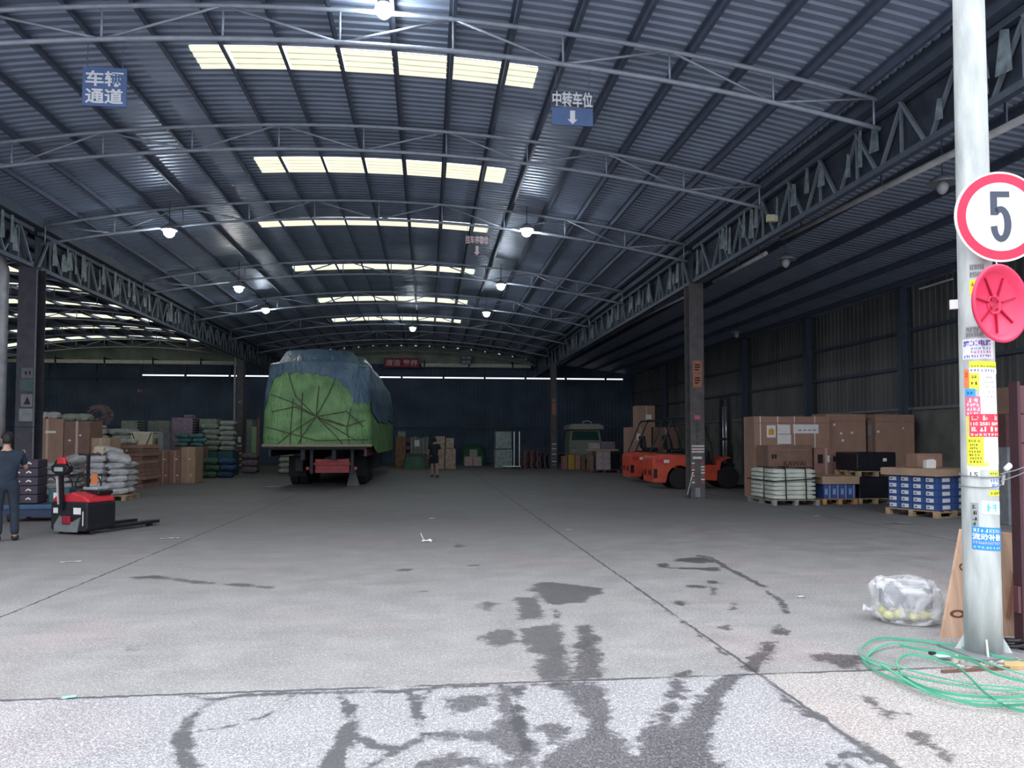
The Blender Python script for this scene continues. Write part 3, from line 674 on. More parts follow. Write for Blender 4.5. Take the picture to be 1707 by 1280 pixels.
# ---------------------------------------------------------------- forklifts
def forklift(loc, label, group):
    r = empty('forklift', loc, label=label, cat='forklift', group=group)
    # faces +x; origin on the floor under the rear left corner of the body; y spans 0..1.15
    def arc_(cx, cz, rr, a0, a1, n=12): return [(cx+rr*math.cos(math.radians(a0+(a1-a0)*i/n)), cz+rr*math.sin(math.radians(a0+(a1-a0)*i/n))) for i in range(n+1)]
    out = [(.02, .22), (.0, .55), (.0, 1.0), (.05, 1.10), (.25, 1.16), (1.15, 1.12), (1.15, .80)]+[(1.34, .62), (1.40, .34)]+[(1.32, .30)]+arc_(.92, .34, .43, 0, 180, 14)+[(.44, .20)]
    MB().prism(out, 0, 1.15).build('counterweight', M_ORANGE, r, bevel=.03)
    MB().box(.10, .42, -.012, .0, .86, .98).build('side_recess', M_RED, r)
    MB().box(.38, .56, -.02, -.002, .86, .96).build('plate', M_PAPER, r)
    MB().box(-.015, .0, .15, .45, .45, .62).box(-.015, .0, .70, 1.0, .45, .62).build('tail_light', mat('dark_red_lens', (.2, .01, .01), .3), r)
    MB().box(.03, .16, -.012, .0, .36, .66).build('vent', M_BLACK, r)
    MB().box(1.28, 2.22, .06, 1.09, .30, .46).build('floor_pan', M_BLKM, r)
    MB().prism([(1.42, .30), (2.20, .26), (2.24, .78), (1.38, .80)], -.005, 1.155).build('step_panel', M_ORANGE, r, bevel=.02)
    MB().prism([(2.16, .62), (2.30, .60), (2.34, .86), (2.50, .98), (2.68, 1.0), (2.66, 1.05), (2.46, 1.04), (2.24, .94)], -.01, 1.16).build('fender', M_ORANGE, r, bevel=.01)
    MB().box(.45, 1.25, .2, .95, 1.12, 1.2).build('hood', M_BLKM, r, bevel=.02)
    s_ = MB().box(.72, 1.22, .3, .85, 1.2, 1.32).build('seat', M_BLACK, r, bevel=.04)
    MB().box(.60, .74, .3, .85, 1.28, 1.78, rot=Matrix.Rotation(-.15, 3, 'Y')).build('seat_back', M_BLACK, r, bevel=.04)
    MB().prism([(1.85, .8), (2.12, .8), (2.05, 1.25), (1.95, 1.25)], .25, .9).build('dashboard', M_BLKM, r, bevel=.02)
    c = Vector((1.72, .57, 1.42)); MB().path([c+Matrix.Rotation(-.9, 3, 'Y') @ Vector((.17*math.cos(a*PI/10), .17*math.sin(a*PI/10), 0)) for a in range(20)], .014, n=6, closed=True).bar(c, (1.95, .57, 1.15), .03, n=6).build('steering_wheel', M_BLACK, r, fix=False)
    for y in (.06, 1.09):
        MB().path([(.22, y, 1.12), (.42, y, 1.6), (.70, y, 2.28), (.85, y, 2.36)], .028, n=6).build('guard_post', M_BLKM, r, fix=False)
        MB().path([(2.12, y, .75), (2.0, y, 1.5), (1.72, y, 2.36)], .028, n=6).build('guard_post', M_BLKM, r, fix=False)
    g = MB(); g.box(.74, 1.76, .03, .08, 2.33, 2.39).box(.74, 1.76, 1.07, 1.12, 2.33, 2.39)
    for k in range(7): g.box(.76+k*.155, .80+k*.155, .08, 1.07, 2.34, 2.38)
    g.build('overhead_guard', M_BLKM, r)
    for x, rr in ((.92, .34), (2.60, .37)):
        for y in (.0, 1.0):
            wq = MB().lathe([(rr*.55, 0), (rr*.94, 0), (rr, .03), (rr, .13), (rr*.94, .16), (rr*.55, .16)], 24, axis='y').build('wheel', M_RUB, r, loc=(x, y, rr))
            MB().lathe([(rr*.12, .02), (rr*.5, .05), (rr*.5, .11), (rr*.12, .14)], 16, axis='y').build('rim', M_ORANGE if x > 1 else M_GREY, wq)
    m_ = empty('mast', (2.72, 0, 0)); adopt(m_, r)
    m_.name = 'mast_assembly'
    for y in (.22, .87):
        MB().box(-.08, .06, y-.04, y+.04, .12, 3.05).build('mast_rail', M_BLKM, m_); MB().box(-.03, .03, y-.09 if y < .5 else y+.03, y-.03 if y < .5 else y+.09, .2, 2.9).build('inner_rail', M_BLKM, m_)
    for z in (.5, 1.6, 2.98): MB().box(-.07, -.02, .22, .87, z, z+.09).build('cross_bar', M_BLKM, m_)
    for y in (.40, .69): MB().cyl((-.02, y), .028, .3, 2.75, 12).build('lift_cylinder', M_STEEL, m_, smooth=True)
    MB().box(.07, .11, .05, 1.05, .35, .45).box(.07, .11, .05, 1.05, .72, .82).box(.075, .10, .15, .19, .35, 1.5).box(.075, .10, .91, .95, .35, 1.5).box(.075, .10, .15, .95, 1.46, 1.5).build('carriage', M_BLKM, m_)
    for y in (.22, .80): MB().box(.11, .15, y, y+.10, .06, .80).box(.11, 1.15, y, y+.10, .04, .08).build('fork', M_BLKM, m_)
    return r
fl = forklift((AY(1088, 812, 24.55).x, 24.55, 0), 'nearer orange and black forklift standing right behind the right steel column', 'orange forklifts')
copy_tree(fl, loc=(AY(1050, 800, 28.6).x, 28.6, 0), label='farther orange forklift half hidden behind the nearer one, beside tall cartons', group='orange forklifts')

# ---------------------------------------------------------------- electric pallet truck
pj = empty('electric_pallet_truck', (-5.98, 13.95, 0), rz=math.radians(-24), label='red and black electric pallet truck standing on the open floor at the left', cat='pallet truck')
# local: operator side -y, forks towards +y; x across
hx = .40
body = MB().prism([(-hx, .10), (-hx+.05, .06), (hx-.05, .06), (hx, .10), (hx, .52), (hx-.04, .56), (-hx+.04, .56), (-hx, .52)], -.18, .42).build('housing', M_BLKM, pj, bevel=.02)
MB().prism([(-.30, .05), (.20, .05), (.26, .30), (.10, .22), (-.05, .22), (-.18, .32), (-.30, .16)], -.205, -.18).build('skirt_plate', mat('grey_plate', (.20, .22, .23), .5, .3), pj)
MB().prism([(-.39, .54), (.41, .54), (.40, .60), (.28, .67), (.05, .72), (-.10, .68), (-.30, .66), (-.38, .60)], -.17, .40).build('top_cover', M_RED, pj, bevel=.03)
MB().box(-.06, .36, .08, .40, .66, .74).build('battery_pack', M_BLACK, pj, bevel=.02); MB().box(-.02, .30, .10, .36, .74, .80).build('battery_handle', mat('grey_handle', (.35, .38, .40), .4), pj, bevel=.02)
MB().box(.10, .26, -.185, -.18, .35, .46).box(-.34, -.24, -.185, -.18, .36, .45).build('warning_sticker', M_PAPER, pj)
MB().box(.3, .315, -.186, -.18, .16, .40).build('white_lettering', M_PAPER, pj)
MB().box(-.10, .07, -.24, -.18, .18, .32).build('motor_cover', mat('dark_red_plastic', (.25, .015, .03), .4), pj, bevel=.02)
MB().lathe([(.03, -.035), (.11, -.035), (.115, .035), (.03, .035)], 20, axis='x').build('drive_wheel', M_RUB, pj, loc=(0, .0, .115))
for x in (-.34, .34): MB().lathe([(.01, -.02), (.045, -.02), (.045, .02), (.01, .02)], 14, axis='x').build('caster', M_RUB, pj, loc=(x, -.02, .045))
MB().path([(-.12, -.2, .42), (-.10, -.24, .7), (-.06, -.30, 1.10)], .028, n=4).build('tiller_arm', M_BLACK, pj, fix=False)
MB().path([(-.17, -.225, .52), (-.15, -.27, .80), (-.13, -.305, .99)], .028, n=4, h=.006).build('white_sticker_strip', mat('pinkish_white', (.75, .62, .66), .5), pj, fix=False)
hd = MB().prism([(-.22, 1.16), (-.20, 1.08), (-.10, 1.02), (.05, 1.01), (.15, 1.07), (.17, 1.15), (.10, 1.20), (-.15, 1.21)], -.37, -.25).build('handle_head', M_BLACK, pj, bevel=.02)
MB().box(-.12, .06, -.385, -.37, 1.08, 1.15).build('display', mat('display_grey', (.35, .4, .42), .3), hd, bevel=.005)
MB().path([(-.20, -.31, 1.16), (-.14, -.31, 1.25), (.02, -.31, 1.27), (.12, -.31, 1.22), (.16, -.31, 1.16)], .022, n=6).build('grip_bar', M_BLACK, hd, fix=False)
MB().prism([(-.11, 1.20), (.09, 1.20), (.06, 1.30), (-.01, 1.32), (-.07, 1.30)], -.36, -.27).build('belly_button', M_RED, hd, bevel=.015)
MB().path([(.10, .1, .8), (.10, .1, 1.35), (-.10, .1, 1.36)], .022, n=4).bar((.10, .1, 1.36), (.36, .1, 1.36), .03, .03).build('backrest_post', M_BLKM, pj, fix=False)
MB().box(.14, .28, .12, .135, .84, 1.02).build('orange_label', mat('orange_sticker', (.6, .2, .08), .6), pj)
for x in (-.26, .26):
    MB().prism([(x-.08, .40), (x+.08, .40), (x+.08, 1.45), (x+.05, 1.56), (x-.05, 1.56), (x-.08, 1.45)], .045, .10, axis='z').build('fork', M_BLKM, pj)
    MB().cyl((1.35, .04), .04, x-.05, x+.05, 14, axis='x').build('load_roller', M_RUB, pj)

# ---------------------------------------------------------------- people
def skin_obj(name, chain, m, parent, levels=2, extra=None):
    """chain: list of (parent index, (x,y,z), rx[, ry])"""
    me = bpy.data.meshes.new(name); me.from_pydata([c[1] for c in chain], [(c[0], i) for i, c in enumerate(chain) if c[0] >= 0], [])
    o = bpy.data.objects.new(name, me); COL.objects.link(o)
    me.skin_vertices.new() if False else None
    md = o.modifiers.new('skin', 'SKIN'); md.use_smooth_shade = True
    for i, c in enumerate(chain):
        sv = me.skin_vertices[0].data[i]; sv.radius = (c[2], c[3] if len(c) > 3 else c[2]); sv.use_root = (i == 0)
    sd = o.modifiers.new('sub', 'SUBSURF'); sd.levels = levels; sd.render_levels = levels
    bpy.context.view_layer.update()
    dg = bpy.context.evaluated_depsgraph_get(); me2 = bpy.data.meshes.new_from_object(o.evaluated_get(dg))
    bpy.data.objects.remove(o)
    if extra:
        b = bmesh.new(); b.from_mesh(me2)
        for fn in extra: fn(b)
        b.to_mesh(me2); b.free()
    me2.name = name; me2.materials.clear(); me2.materials.append(m)
    me2.polygons.foreach_set('use_smooth', [True]*len(me2.polygons))
    o = bpy.data.objects.new(name, me2); COL.objects.link(o); adopt(o, parent); return o
def head_maker(c, yaw=0, tilt=0):
    def f(b):
        r = bmesh.ops.create_uvsphere(b, u_segments=24, v_segments=18, radius=1)
        R = Matrix.Rotation(yaw, 3, 'Z') @ Matrix.Rotation(tilt, 3, 'X')
        for v in r['verts']:
            x, y, z = v.co; zz = z
            wx = .076*(1-.22*max(0, -z)); wy = .096*(1-.12*max(0, -z)); p = Vector((x*wx, y*wy, z*.118))
            if y < -.5:   # face looks along local -y
                if abs(x) < .22 and -.3 < z < .12: p.y -= .02*(1-abs(x)/.22)*(.6+(-z))      # nose
                if .02 < z < .22 and .25 < abs(x) < .6: p.y += .008                           # eye sockets
                if z < -.62: p.y -= .008                                                      # chin
            if abs(x) > .93 and -.35 < z < .15: p.x *= 1.12                                   # ears
            v.co = Vector(c)+R @ p
    return f
def hair_obj(c, yaw, parent, m=M_HAIR):
    b = bmesh.new(); r = bmesh.ops.create_uvsphere(b, u_segments=24, v_segments=18, radius=1); R = Matrix.Rotation(yaw, 3, 'Z')
    for v in r['verts']:
        x, y, z = v.co; k = 1.08 if (z > .05 or y > 0) else .9
        if y < -.45 and z < .62: k = .85
        if z < -.55: k = .8
        v.co = Vector(c)+R @ Vector((x*.079*k, y*.1*k, z*.122*k+.006))
    me = bpy.data.meshes.new('hair'); b.to_mesh(me); b.free(); me.materials.append(m); me.polygons.foreach_set('use_smooth', [True]*len(me.polygons))
    o = bpy.data.objects.new('hair', me); COL.objects.link(o); adopt(o, parent)
def hand(chain, wrist, d, side, curl=.5):
    """palm, four unequal fingers and a thumb as their own chains"""
    d = Vector(d).normalized(); up = Vector((0, -1, 0)) if abs(d.z) > .6 else Vector((0, 0, -1))
    acr = d.cross(up).normalized(); nrm = acr.cross(d).normalized(); W = Vector(chain[wrist][1])
    palm = len(chain); chain.append((wrist, tuple(W+d*.055), .028, .016))
    for k, (o_, ln) in enumerate(((-.030, .072), (-.010, .082), (.010, .078), (.028, .062))):
        a = W+d*.095+acr*o_; b = a+(d*(1-curl*.4)+nrm*curl*.6).normalized()*ln*.5; c = b+(d*(1-curl)+nrm*curl*1.2).normalized()*ln*.5
        i = len(chain); chain.append((palm, tuple(a), .010)); chain.append((i, tuple(b), .009)); chain.append((i+1, tuple(c), .007))
    a = W+d*.045-acr*.035*side; b = a+(d*.7-acr*.6*side+nrm*.3).normalized()*.035; i = len(chain)
    chain.append((palm, tuple(a), .011)); chain.append((i, tuple(b), .010)); chain.append((i+1, tuple(b+(d*.9+nrm*.4).normalized()*.03), .008))
def person(loc, rz, label, J, top, legs, shoes, sleeve='short', shorts=False, hairm=M_HAIR, head_yaw=0):
    r = empty('person', loc, rz, label, 'person')
    P = lambda k: J[k]
    ch = [(-1, P('pelvis'), .125, .10), (0, P('waist'), .115, .09), (1, P('chest'), .135, .10), (2, P('neckb'), .065, .06), (3, P('neck'), .048, .048), (4, P('skull'), .05, .05)]
    for s in ('l', 'r'):
        i = len(ch); ch.append((2, P('sh'+s), .052)); ch.append((i, P('el'+s), .038)); ch.append((i+1, P('wr'+s), .026))
        d = Vector(P('wr'+s))-Vector(P('el'+s)); hand(ch, i+2, P('hd'+s) if 'hd'+s in J else d, 1 if s == 'l' else -1, .6)
    for s in ('l', 'r'):
        i = len(ch); ch.append((0, P('hip'+s), .088)); ch.append((i, P('kn'+s), .056)); an = Vector(P('an'+s)); ch.append((i+1, tuple((Vector(P('kn'+s))*.6+an*.4)), .052)); ch.append((i+2, tuple(an), .034))
        t = Vector(J['toe'+s]); ch.append((i+3, tuple(an*.5+t*.5+Vector((0, 0, -.01))), .034)); ch.append((i+4, tuple(t), .026))
    skin_obj('body', ch, M_SKIN, r, extra=[head_maker(P('head'), head_yaw)])
    hair_obj(P('head'), head_yaw, r, hairm)
    mix = lambda a, b, t: tuple(Vector(a)*(1-t)+Vector(b)*t)
    tp = [(-1, tuple(Vector(P('pelvis'))+Vector((0, 0, -.10))), .165, .14), (0, P('waist'), .165, .135), (1, P('chest'), .18, .14), (2, mix(P('neckb'), P('chest'), .1), .11, .09)]
    for s in ('l', 'r'):
        i = len(tp); tp.append((2, P('sh'+s), .08)); tp.append((i, mix(P('sh'+s), P('el'+s), .75), .055))
        if sleeve == 'long': tp.append((i+1, P('el'+s), .052)); tp.append((i+2, mix(P('el'+s), P('wr'+s), .9), .04))
    skin_obj('shirt', tp, top, r)
    lg = [(-1, mix(P('pelvis'), P('waist'), .8), .135, .115), (0, P('pelvis'), .15, .13)]
    for s in ('l', 'r'):
        i = len(lg); lg.append((1, P('hip'+s), .115)); lg.append((i, mix(P('hip'+s), P('kn'+s), .8), .085 if shorts else .075))
        if not shorts: lg.append((i+1, P('kn'+s), .07)); lg.append((i+2, mix(P('kn'+s), P('an'+s), 1.0), .066))
    skin_obj('shorts' if shorts else 'trousers', lg, legs, r)
    for s in ('l', 'r'):
        an = Vector(J['an'+s]); t = Vector(J['toe'+s])
        skin_obj('shoe', [(-1, (an.x, an.y+.02, .055), .06), (0, tuple((an*.4+t*.6).xy)+(.045,), .055), (1, (t.x, t.y, .036), .042)], shoes, r)
    return r
# local frame: the person faces -y; z from the sole
JL = dict(pelvis=(0, 0, .93), waist=(0, 0, 1.08), chest=(0, -.02, 1.30), neckb=(0, -.01, 1.44), neck=(0, -.03, 1.50), skull=(0, -.04, 1.56), head=(0, -.05, 1.61),
          shl=(.19, 0, 1.38), ell=(.24, .05, 1.10), wrl=(.20, -.12, .92), shr=(-.19, 0, 1.38), elr=(-.27, -.10, 1.14), wrr=(-.24, -.28, 1.31), hdr=(0.1, -.25, 1),
          hipl=(.095, 0, .88), knl=(.10, -.02, .48), anl=(.10, .03, .08), toel=(.12, -.13, .04), hipr=(-.095, 0, .88), knr=(-.12, -.03, .48), anr=(-.13, .02, .08), toer=(-.15, -.14, .04))
M_WORK = mat('dark_blue_workwear', (.021, .032, .052), .85, 0, .2, 8, .4, 20)
M_SHOE = mat('black_shoe', (.012, .012, .014), .6)
person((AZ(8, 902).x, AZ(8, 902).y, 0), math.radians(-150), 'person in dark blue work clothes at the left edge, one hand raised to the face', JL, M_WORK, M_WORK, M_SHOE, head_yaw=.3)
JC = dict(pelvis=(0, 0, .93), waist=(0, 0, 1.08), chest=(0, -.02, 1.30), neckb=(0, -.02, 1.43), neck=(0, -.05, 1.50), skull=(0, -.07, 1.56), head=(0, -.08, 1.60),
          shl=(.19, 0, 1.38), ell=(.27, .06, 1.12), wrl=(.27, -.06, .90), shr=(-.19, 0, 1.38), elr=(-.27, .03, 1.12), wrr=(-.24, -.12, .92),
          hipl=(.095, 0, .88), knl=(.10, -.06, .48), anl=(.10, -.02, .08), toel=(.12, -.18, .04), hipr=(-.095, 0, .88), knr=(-.11, .0, .48), anr=(-.12, .06, .08), toer=(-.15, -.10, .04))
person((AZ(724, 795).x, AZ(724, 795).y, 0), math.radians(175), 'person walking far off in a black t-shirt and dark shorts', JC, mat('black_cotton', (.018, .02, .028), .9), mat('dark_shorts', (.015, .022, .032), .9), M_SHOE, shorts=True)
# ---------------------------------------------------------------- goods
NUMW = ['first', 'second', 'third', 'fourth', 'fifth', 'sixth', 'seventh', 'eighth', 'ninth', 'tenth', 'eleventh', 'twelfth']
def spot(label, up, along=None, n=1, back=False):
    t = label+', '+('bottom' if up == 0 else NUMW[up]+' up')
    if n > 1: t += ', '+NUMW[along]+' along'
    return t+(', rear' if back else ', front' if back is not None else '')
def box_thing(name, label, cat, x0, x1, z0, z1, Y, dep, m, group=None, bevel=.012, tape=True, side=-1):
    xc = (x0+x1)/2; hw = (x1-x0)/2; h = z1-z0
    o = MB().box(-hw, hw, 0, dep, 0, h).build(name, m, loc=(xc, Y, z0), bevel=bevel); tag(o, label, cat, group)
    if tape:
        tw = min(.035, hw*.15); MB().box(-tw, tw, -.003, 0, h*.0+.002, h).box(-tw, tw, -.003, dep+.003, h, h+.003).build('tape', M_TAPE, o)
    return o
def pxbox(name, label, cat, px0, px1, yt, yb, Y, dep, m, **k):
    ym = yt if yb is None else (yt+yb)/2
    a, b = AY(px0, ym, Y), AY(px1, ym, Y); z1 = AY((px0+px1)/2, yt, Y).z; z0 = 0 if yb is None else max(0, AY((px0+px1)/2, yb, Y).z)
    return box_thing(name, label, cat, a.x, b.x, z0, z1, Y, dep, m, **k)
def stick_label(o, x, z, w, h, m=None, y=-.005, name='paper_label'):
    return MB().box(x-w/2, x+w/2, y, y+.002, z-h/2, z+h/2).build(name, m or M_PAPER, o)
PALLETS = {}
def pallet(x, y, z, w, d, label, m=M_WOODP, rz=0, h=.14, group='wooden pallets'):
    key = (w, d, m.name)
    if key in PALLETS: return copy_tree(PALLETS[key], loc=(x, y, z), rz=rz, label=label)
    r = empty('pallet', (x, y, z), rz, label, 'pallet', group)
    for i in range(5):
        a = -d/2+(d-.11)*i/4; MB().box(-w/2, w/2, a, a+.11, h-.02, h).build('deck_board', m, r)
    for i in range(3):
        a = -w/2+(w-.10)*i/2; mb = MB().box(a, a+.10, -d/2, d/2, 0, .018).box(a, a+.10, -d/2, d/2, h-.038, h-.021)
        for j in range(3): b = -d/2+(d-.12)*j/2; mb.box(a, a+.10, b, b+.12, .018, h-.038)
        mb.build('skid', m, r)
    PALLETS[key] = r; return r
def sack_mesh(name, l, w_, h, seed, m):
    b = bmesh.new(); bmesh.ops.create_cube(b, size=2); bmesh.ops.subdivide_edges(b, edges=b.edges[:], cuts=7, use_grid_fill=True)
    for v in b.verts:
        x, y, z = v.co; ed = max(abs(x), abs(y)); pin = max(0, (1-ed**(9 if name == 'woven_bag' else 3)))**.5*(.45 if name == 'woven_bag' else .8)+(.55 if name == 'woven_bag' else .2)
        p = Vector((x*l/2*(1-.06*abs(y)**3), y*w_/2*(1-.08*abs(x)**3), (z*.5*pin+.5)*h))
        p += Vector((1, 1, .7))*.02*mnoise.noise(Vector((x*2+seed, y*2, z)))+Vector((0, 0, 1))*h*.10*mnoise.noise(Vector((x*3, y*3+seed, z*2)))
        p.z = max(0.0, p.z); v.co = p
    me = bpy.data.meshes.new(name); b.to_mesh(me); b.free(); me.materials.append(m); me.polygons.foreach_set('use_smooth', [True]*len(me.polygons)); return me
SK = {}
def sack(x, y, z, l, w_, h, label, group, m=M_SACK, rz=0, seed=0, name='sack', tilt=(0, 0)):
    key = (round(l, 2), round(w_, 2), round(h, 2), m.name, seed % 3)
    if key not in SK: SK[key] = sack_mesh(name, l, w_, h, seed % 3*5+1, m)
    o = bpy.data.objects.new(name, SK[key]); COL.objects.link(o); o.location = (x, y, z); o.rotation_euler = (tilt[0], tilt[1], rz)
    return tag(o, label, 'sack', group)
def sack_pile(x0, x1, Y, z0, rows, l, w_, h, label, group, m=M_SACK, jit=.04, deep=1):
    n = max(1, round((x1-x0)/l)); k = 0
    for r in range(rows):
        for i in range(n-(1 if r == rows-1 and n > 2 else 0)):
            for d in range(deep):
                k += 1; xx = x0+(i+.5)*(x1-x0)/n+random.uniform(-jit, jit)+(.1 if r % 2 else 0)
                sack(xx, Y+w_/2+d*w_+random.uniform(-jit, jit), z0+r*h*.93, l*.97, w_*.97, h, spot(label, r, i, n, d > 0 if deep > 1 else None), group, m, random.uniform(-.12, .12), k)
random.seed(11)
# ---- right side: piano cartons and pallets by the base wall
pc = pxbox('piano_carton', 'huge brown carton with four white straps and paper notices, behind the white strapped bale', 'carton', 1257, 1383, 694, None, 20.5, .72, M_CARD, tape=False)
W_ = pc.dimensions.x; Hc = AY(1300, 694, 20.5).z
for fx in (-.42, -.19, .03, .30):
    MB().box(fx*W_-.012, fx*W_+.012, -.004, 0, .02, Hc).box(fx*W_-.012, fx*W_+.012, -.004, .72, Hc, Hc+.004).build('strap', M_WHITE, pc)
MB().box(-W_/2, W_/2, -.006, .0, Hc-.2, Hc-.17).build('lid_edge', M_CARDR, pc)
kd = stick_label(pc, -.62, Hc-.42, .26, .34); MB().prism([(-.70, Hc-.52), (-.54, Hc-.52), (-.54, Hc-.38), (-.62, Hc-.32), (-.70, Hc-.38)], -.009, -.006).build('yellow_house_symbol', mat('yellow_orange_print', (.6, .35, .03), .6), kd)
stick_label(pc, -.25, Hc-.36, .38, .26); stick_label(pc, -.24, Hc-.64, .40, .26); stick_label(pc, .40, Hc-.35, .75, .25)
for a in (.22, .36, .50, .64): MB().box(a-.04, a+.05, -.009, -.006, Hc-.40, Hc-.37).build('print_line', M_GREY, pc)
kw = pxbox('kawai_carton', 'medium brown carton printed KAWAI in front of the strapped huge carton', 'carton', 1281, 1354, 742, None, 19.62, .70, M_CARD3, tape=False); kw.name = 'piano_bench_carton'
KW, KH = 1.13, AY(1310, 742, 19.62).z
lettering('KAWAI', .62, .14, mat('brown_print', (.10, .035, .025), .8), kw, (.11, -.006, .98), bold=.03)
MB().box(-.02, -.01, -.003, 0, .02, KH).build('seam', M_CARDR, kw); MB().box(-.56, .56, -.004, 0, KH-.13, KH-.11).build('lid_edge', M_CARDR, kw)
for dx in (-.50, -.42): MB().box(dx-.03, dx+.03, -.004, 0, KH-.36, KH-.24).build('handling_mark', M_INK, kw)
k2 = pxbox('carton', 'brown carton with a dark pictogram, right of the one printed KAWAI', 'carton', 1357, 1397, 747, None, 19.7, .6, M_CARDR)
for dx, m_, w2, h2 in ((-.17, M_INK, .15, .24), (.06, M_PAPER, .07, .18), (.24, M_INK, .08, .14)): stick_label(k2, dx, 1.1, w2, h2, m_, name='handling_mark')
stick_label(k2, .04, .62, .08, .14)
c2 = pxbox('piano_carton', 'tall plain brown carton in the middle of the row of huge cartons', 'carton', 1376, 1443, 690, None, 20.75, .75, M_CARD, tape=False)
for dx, dz in ((-.35, -.25), (-.15, -.50), (-.10, -.70), (.18, -.48)): stick_label(c2, dx, 2.3+dz, .07, .06)
MB().box(-.6, .6, -.005, 0, 2.13, 2.16).build('lid_edge', M_CARDR, c2)
c3 = pxbox('piano_carton', 'tall brown carton at the right end of the row, behind the black wrapped pallet', 'carton', 1459, 1524, 691, None, 20.7, .75, M_CARD, tape=False)
stick_label(c3, -.52, 1.85, .08, .06); stick_label(c3, .25, 1.95, .05, .04); MB().box(-.62, .62, -.005, 0, 2.13, 2.16).build('lid_edge', M_CARDR, c3)
for px, lb in ((1450, 'dark upright pack of boards between the two rightmost huge cartons'),):
    a = AY(px, 700, 20.9); o = MB().box(-.07, .07, 0, .4, 0, a.z).build('board_pack', M_CARD3, loc=(a.x, 20.9, 0), bevel=.01); tag(o, lb, 'board pack'); stick_label(o, 0, a.z-.3, .14, .3, M_GREY); MB().box(-.02, -.005, -.004, 0, 0, a.z).box(.03, .045, -.004, 0, 0, a.z).build('strap', M_GREY, o)
# white strapped bale on a pallet
bx0, bx1 = 8.46, 9.55; BY = 18.0
pallet((bx0+bx1)/2, BY+.72, 0, 1.2, 1.5, 'weathered wooden pallet under the white strapped bale', mat('grey_pallet_wood', (.26, .26, .24), .85, 0, .3, 8))
M_BALE = mat('white_woven_bag', (.58, .62, .55), .6, 0, .12, 4, .6, 18)
lb_ = 'white woven bag in the strapped stack'
for r in range(7):
    for j in range(2):
        for i in range(1):
            sack((bx0+bx1)/2, BY+.37+j*.72, .14+r*.106, 1.12, .72, .116, spot(lb_, r, back=j > 0), 'white bags of the strapped bale', M_BALE, rz=random.uniform(-.02, .02), seed=r+j, name='woven_bag')
st = empty('strapping_band', ((bx0+bx1)/2, BY+.72, .14), label='set of dark straps tied round the stack of white bags', cat='strap')
for q in (-.28, .24): MB().path([(q, -.78, 0), (q, -.77, .4), (q, -.74, .77), (q, .74, .77), (q, .77, .4), (q, .78, 0)], .012, n=4).build('upright_strap', M_INK, st, fix=False)
MB().path([(-.60, -.77, .46), (.60, -.77, .52), (.60, .77, .5), (-.60, .77, .46)], .012, n=4, closed=True).build('round_strap', M_INK, st, fix=False)
MB().path([(-.63, -.3, 0), (-.63, -.3, .77), (.62, -.3, .78), (.62, -.3, 0)], .012, n=4).build('upright_strap', M_INK, st, fix=False)
def carton_block(x0, y0, z0, nx, ny, nz, w_, d, h, m, name, label, group, cat='carton', lab=None, rot=0, origin=None):
    proto = None
    for k in range(nz):
        for j in range(ny):
            for i in range(nx):
                lb = spot(label, k, i, nx, j > 0 if ny > 1 else None)
                lx, ly = (i+.5)*w_, j*d; c_, s_ = math.cos(rot), math.sin(rot); X = x0+lx*c_-ly*s_; Yy = y0+lx*s_+ly*c_
                if proto is None:
                    proto = MB().box(-w_/2+.004, w_/2-.004, .003, d-.003, .001, h-.002).build(name, m, loc=(X, Yy, z0+k*h), bevel=.008, rz=rot); tag(proto, lb, cat, group)
                    if lab: lab(proto, w_, d, h)
                else: copy_tree(proto, loc=(X, Yy, z0+k*h), rz=rot, label=lb)
# small blue pallet with cardboard cap
px_ = AY(1373, 836, 18.2).x; px2 = AY(1429, 836, 18.2).x; wd = px2-px_
pallet((px_+px2)/2, 18.2+.55, 0, round(wd, 2)+.02, 1.1, 'orange wooden pallet under the short row of blue cartons', mat('orange_wood', (.50, .27, .12), .8, 0, .25, 8))
def lab_blue(o, w_, d, h):
    MB().box(w_*.22, w_*.27, -.001, .002, .01, h-.01).build('white_stripe', M_WHITE, o)
    MB().box(-w_*.36, -w_*.02, -.001, .002, h*.3, h*.7).build('printed_panel', mat('pale_blue_print', (.25, .33, .55), .6), o)
carton_block(px_+.02, 18.22, .14, 4, 2, 1, (wd-.04)/4, .5, .36, M_BOXB, 'blue_carton', 'blue printed carton under the cardboard tray', 'blue cartons on the orange pallet', lab=lab_blue)
box_thing('carton_tray', 'shallow brown cardboard tray capping the short row of blue cartons', 'tray', px_-.04, px2+.05, .503, .70, 18.16, 1.15, M_CARD2, tape=False)
# black wrapped pallets, two high
def blk(px0, px1, yt, yb, label):
    o = pxbox('wrapped_load', label, 'wrapped load', px0, px1, yt, yb, 18.25, 1.0, mat('black_stretch_film', (.010, .011, .018), .28, 0, .3, 5, .7, 14), tape=False, bevel=.03); return o
xa, xb = AY(1432, 835, 18.25).x, AY(1490, 835, 18.25).x
pallet((xa+xb)/2, 18.8, 0, round(xb-xa, 2), 1.1, 'dark stained pallet under the lower black wrapped load', M_WOODP)
lo_ = box_thing('wrapped_load', 'lower of the two black film wrapped loads between the blue stacks', 'wrapped load', xa+.02, xb-.01, .14, .68, 18.27, 1.02, mat('black_stretch_film', (.010, .011, .018), .28, 0, .3, 5, .7, 14), tape=False, bevel=.03)
pallet((xa+xb)/2+.03, 18.8, .685, round(xb-xa, 2)+.1, 1.1, 'pallet between the two black wrapped loads', M_WOODP)
up_ = box_thing('wrapped_load', 'upper of the two black film wrapped loads, with a small white tag', 'wrapped load', xa-.03, xb+.10, .828, 1.30, 18.27, 1.02, MATS['black_stretch_film'], tape=False, bevel=.03)
stick_label(up_, .22, .28, .10, .08)
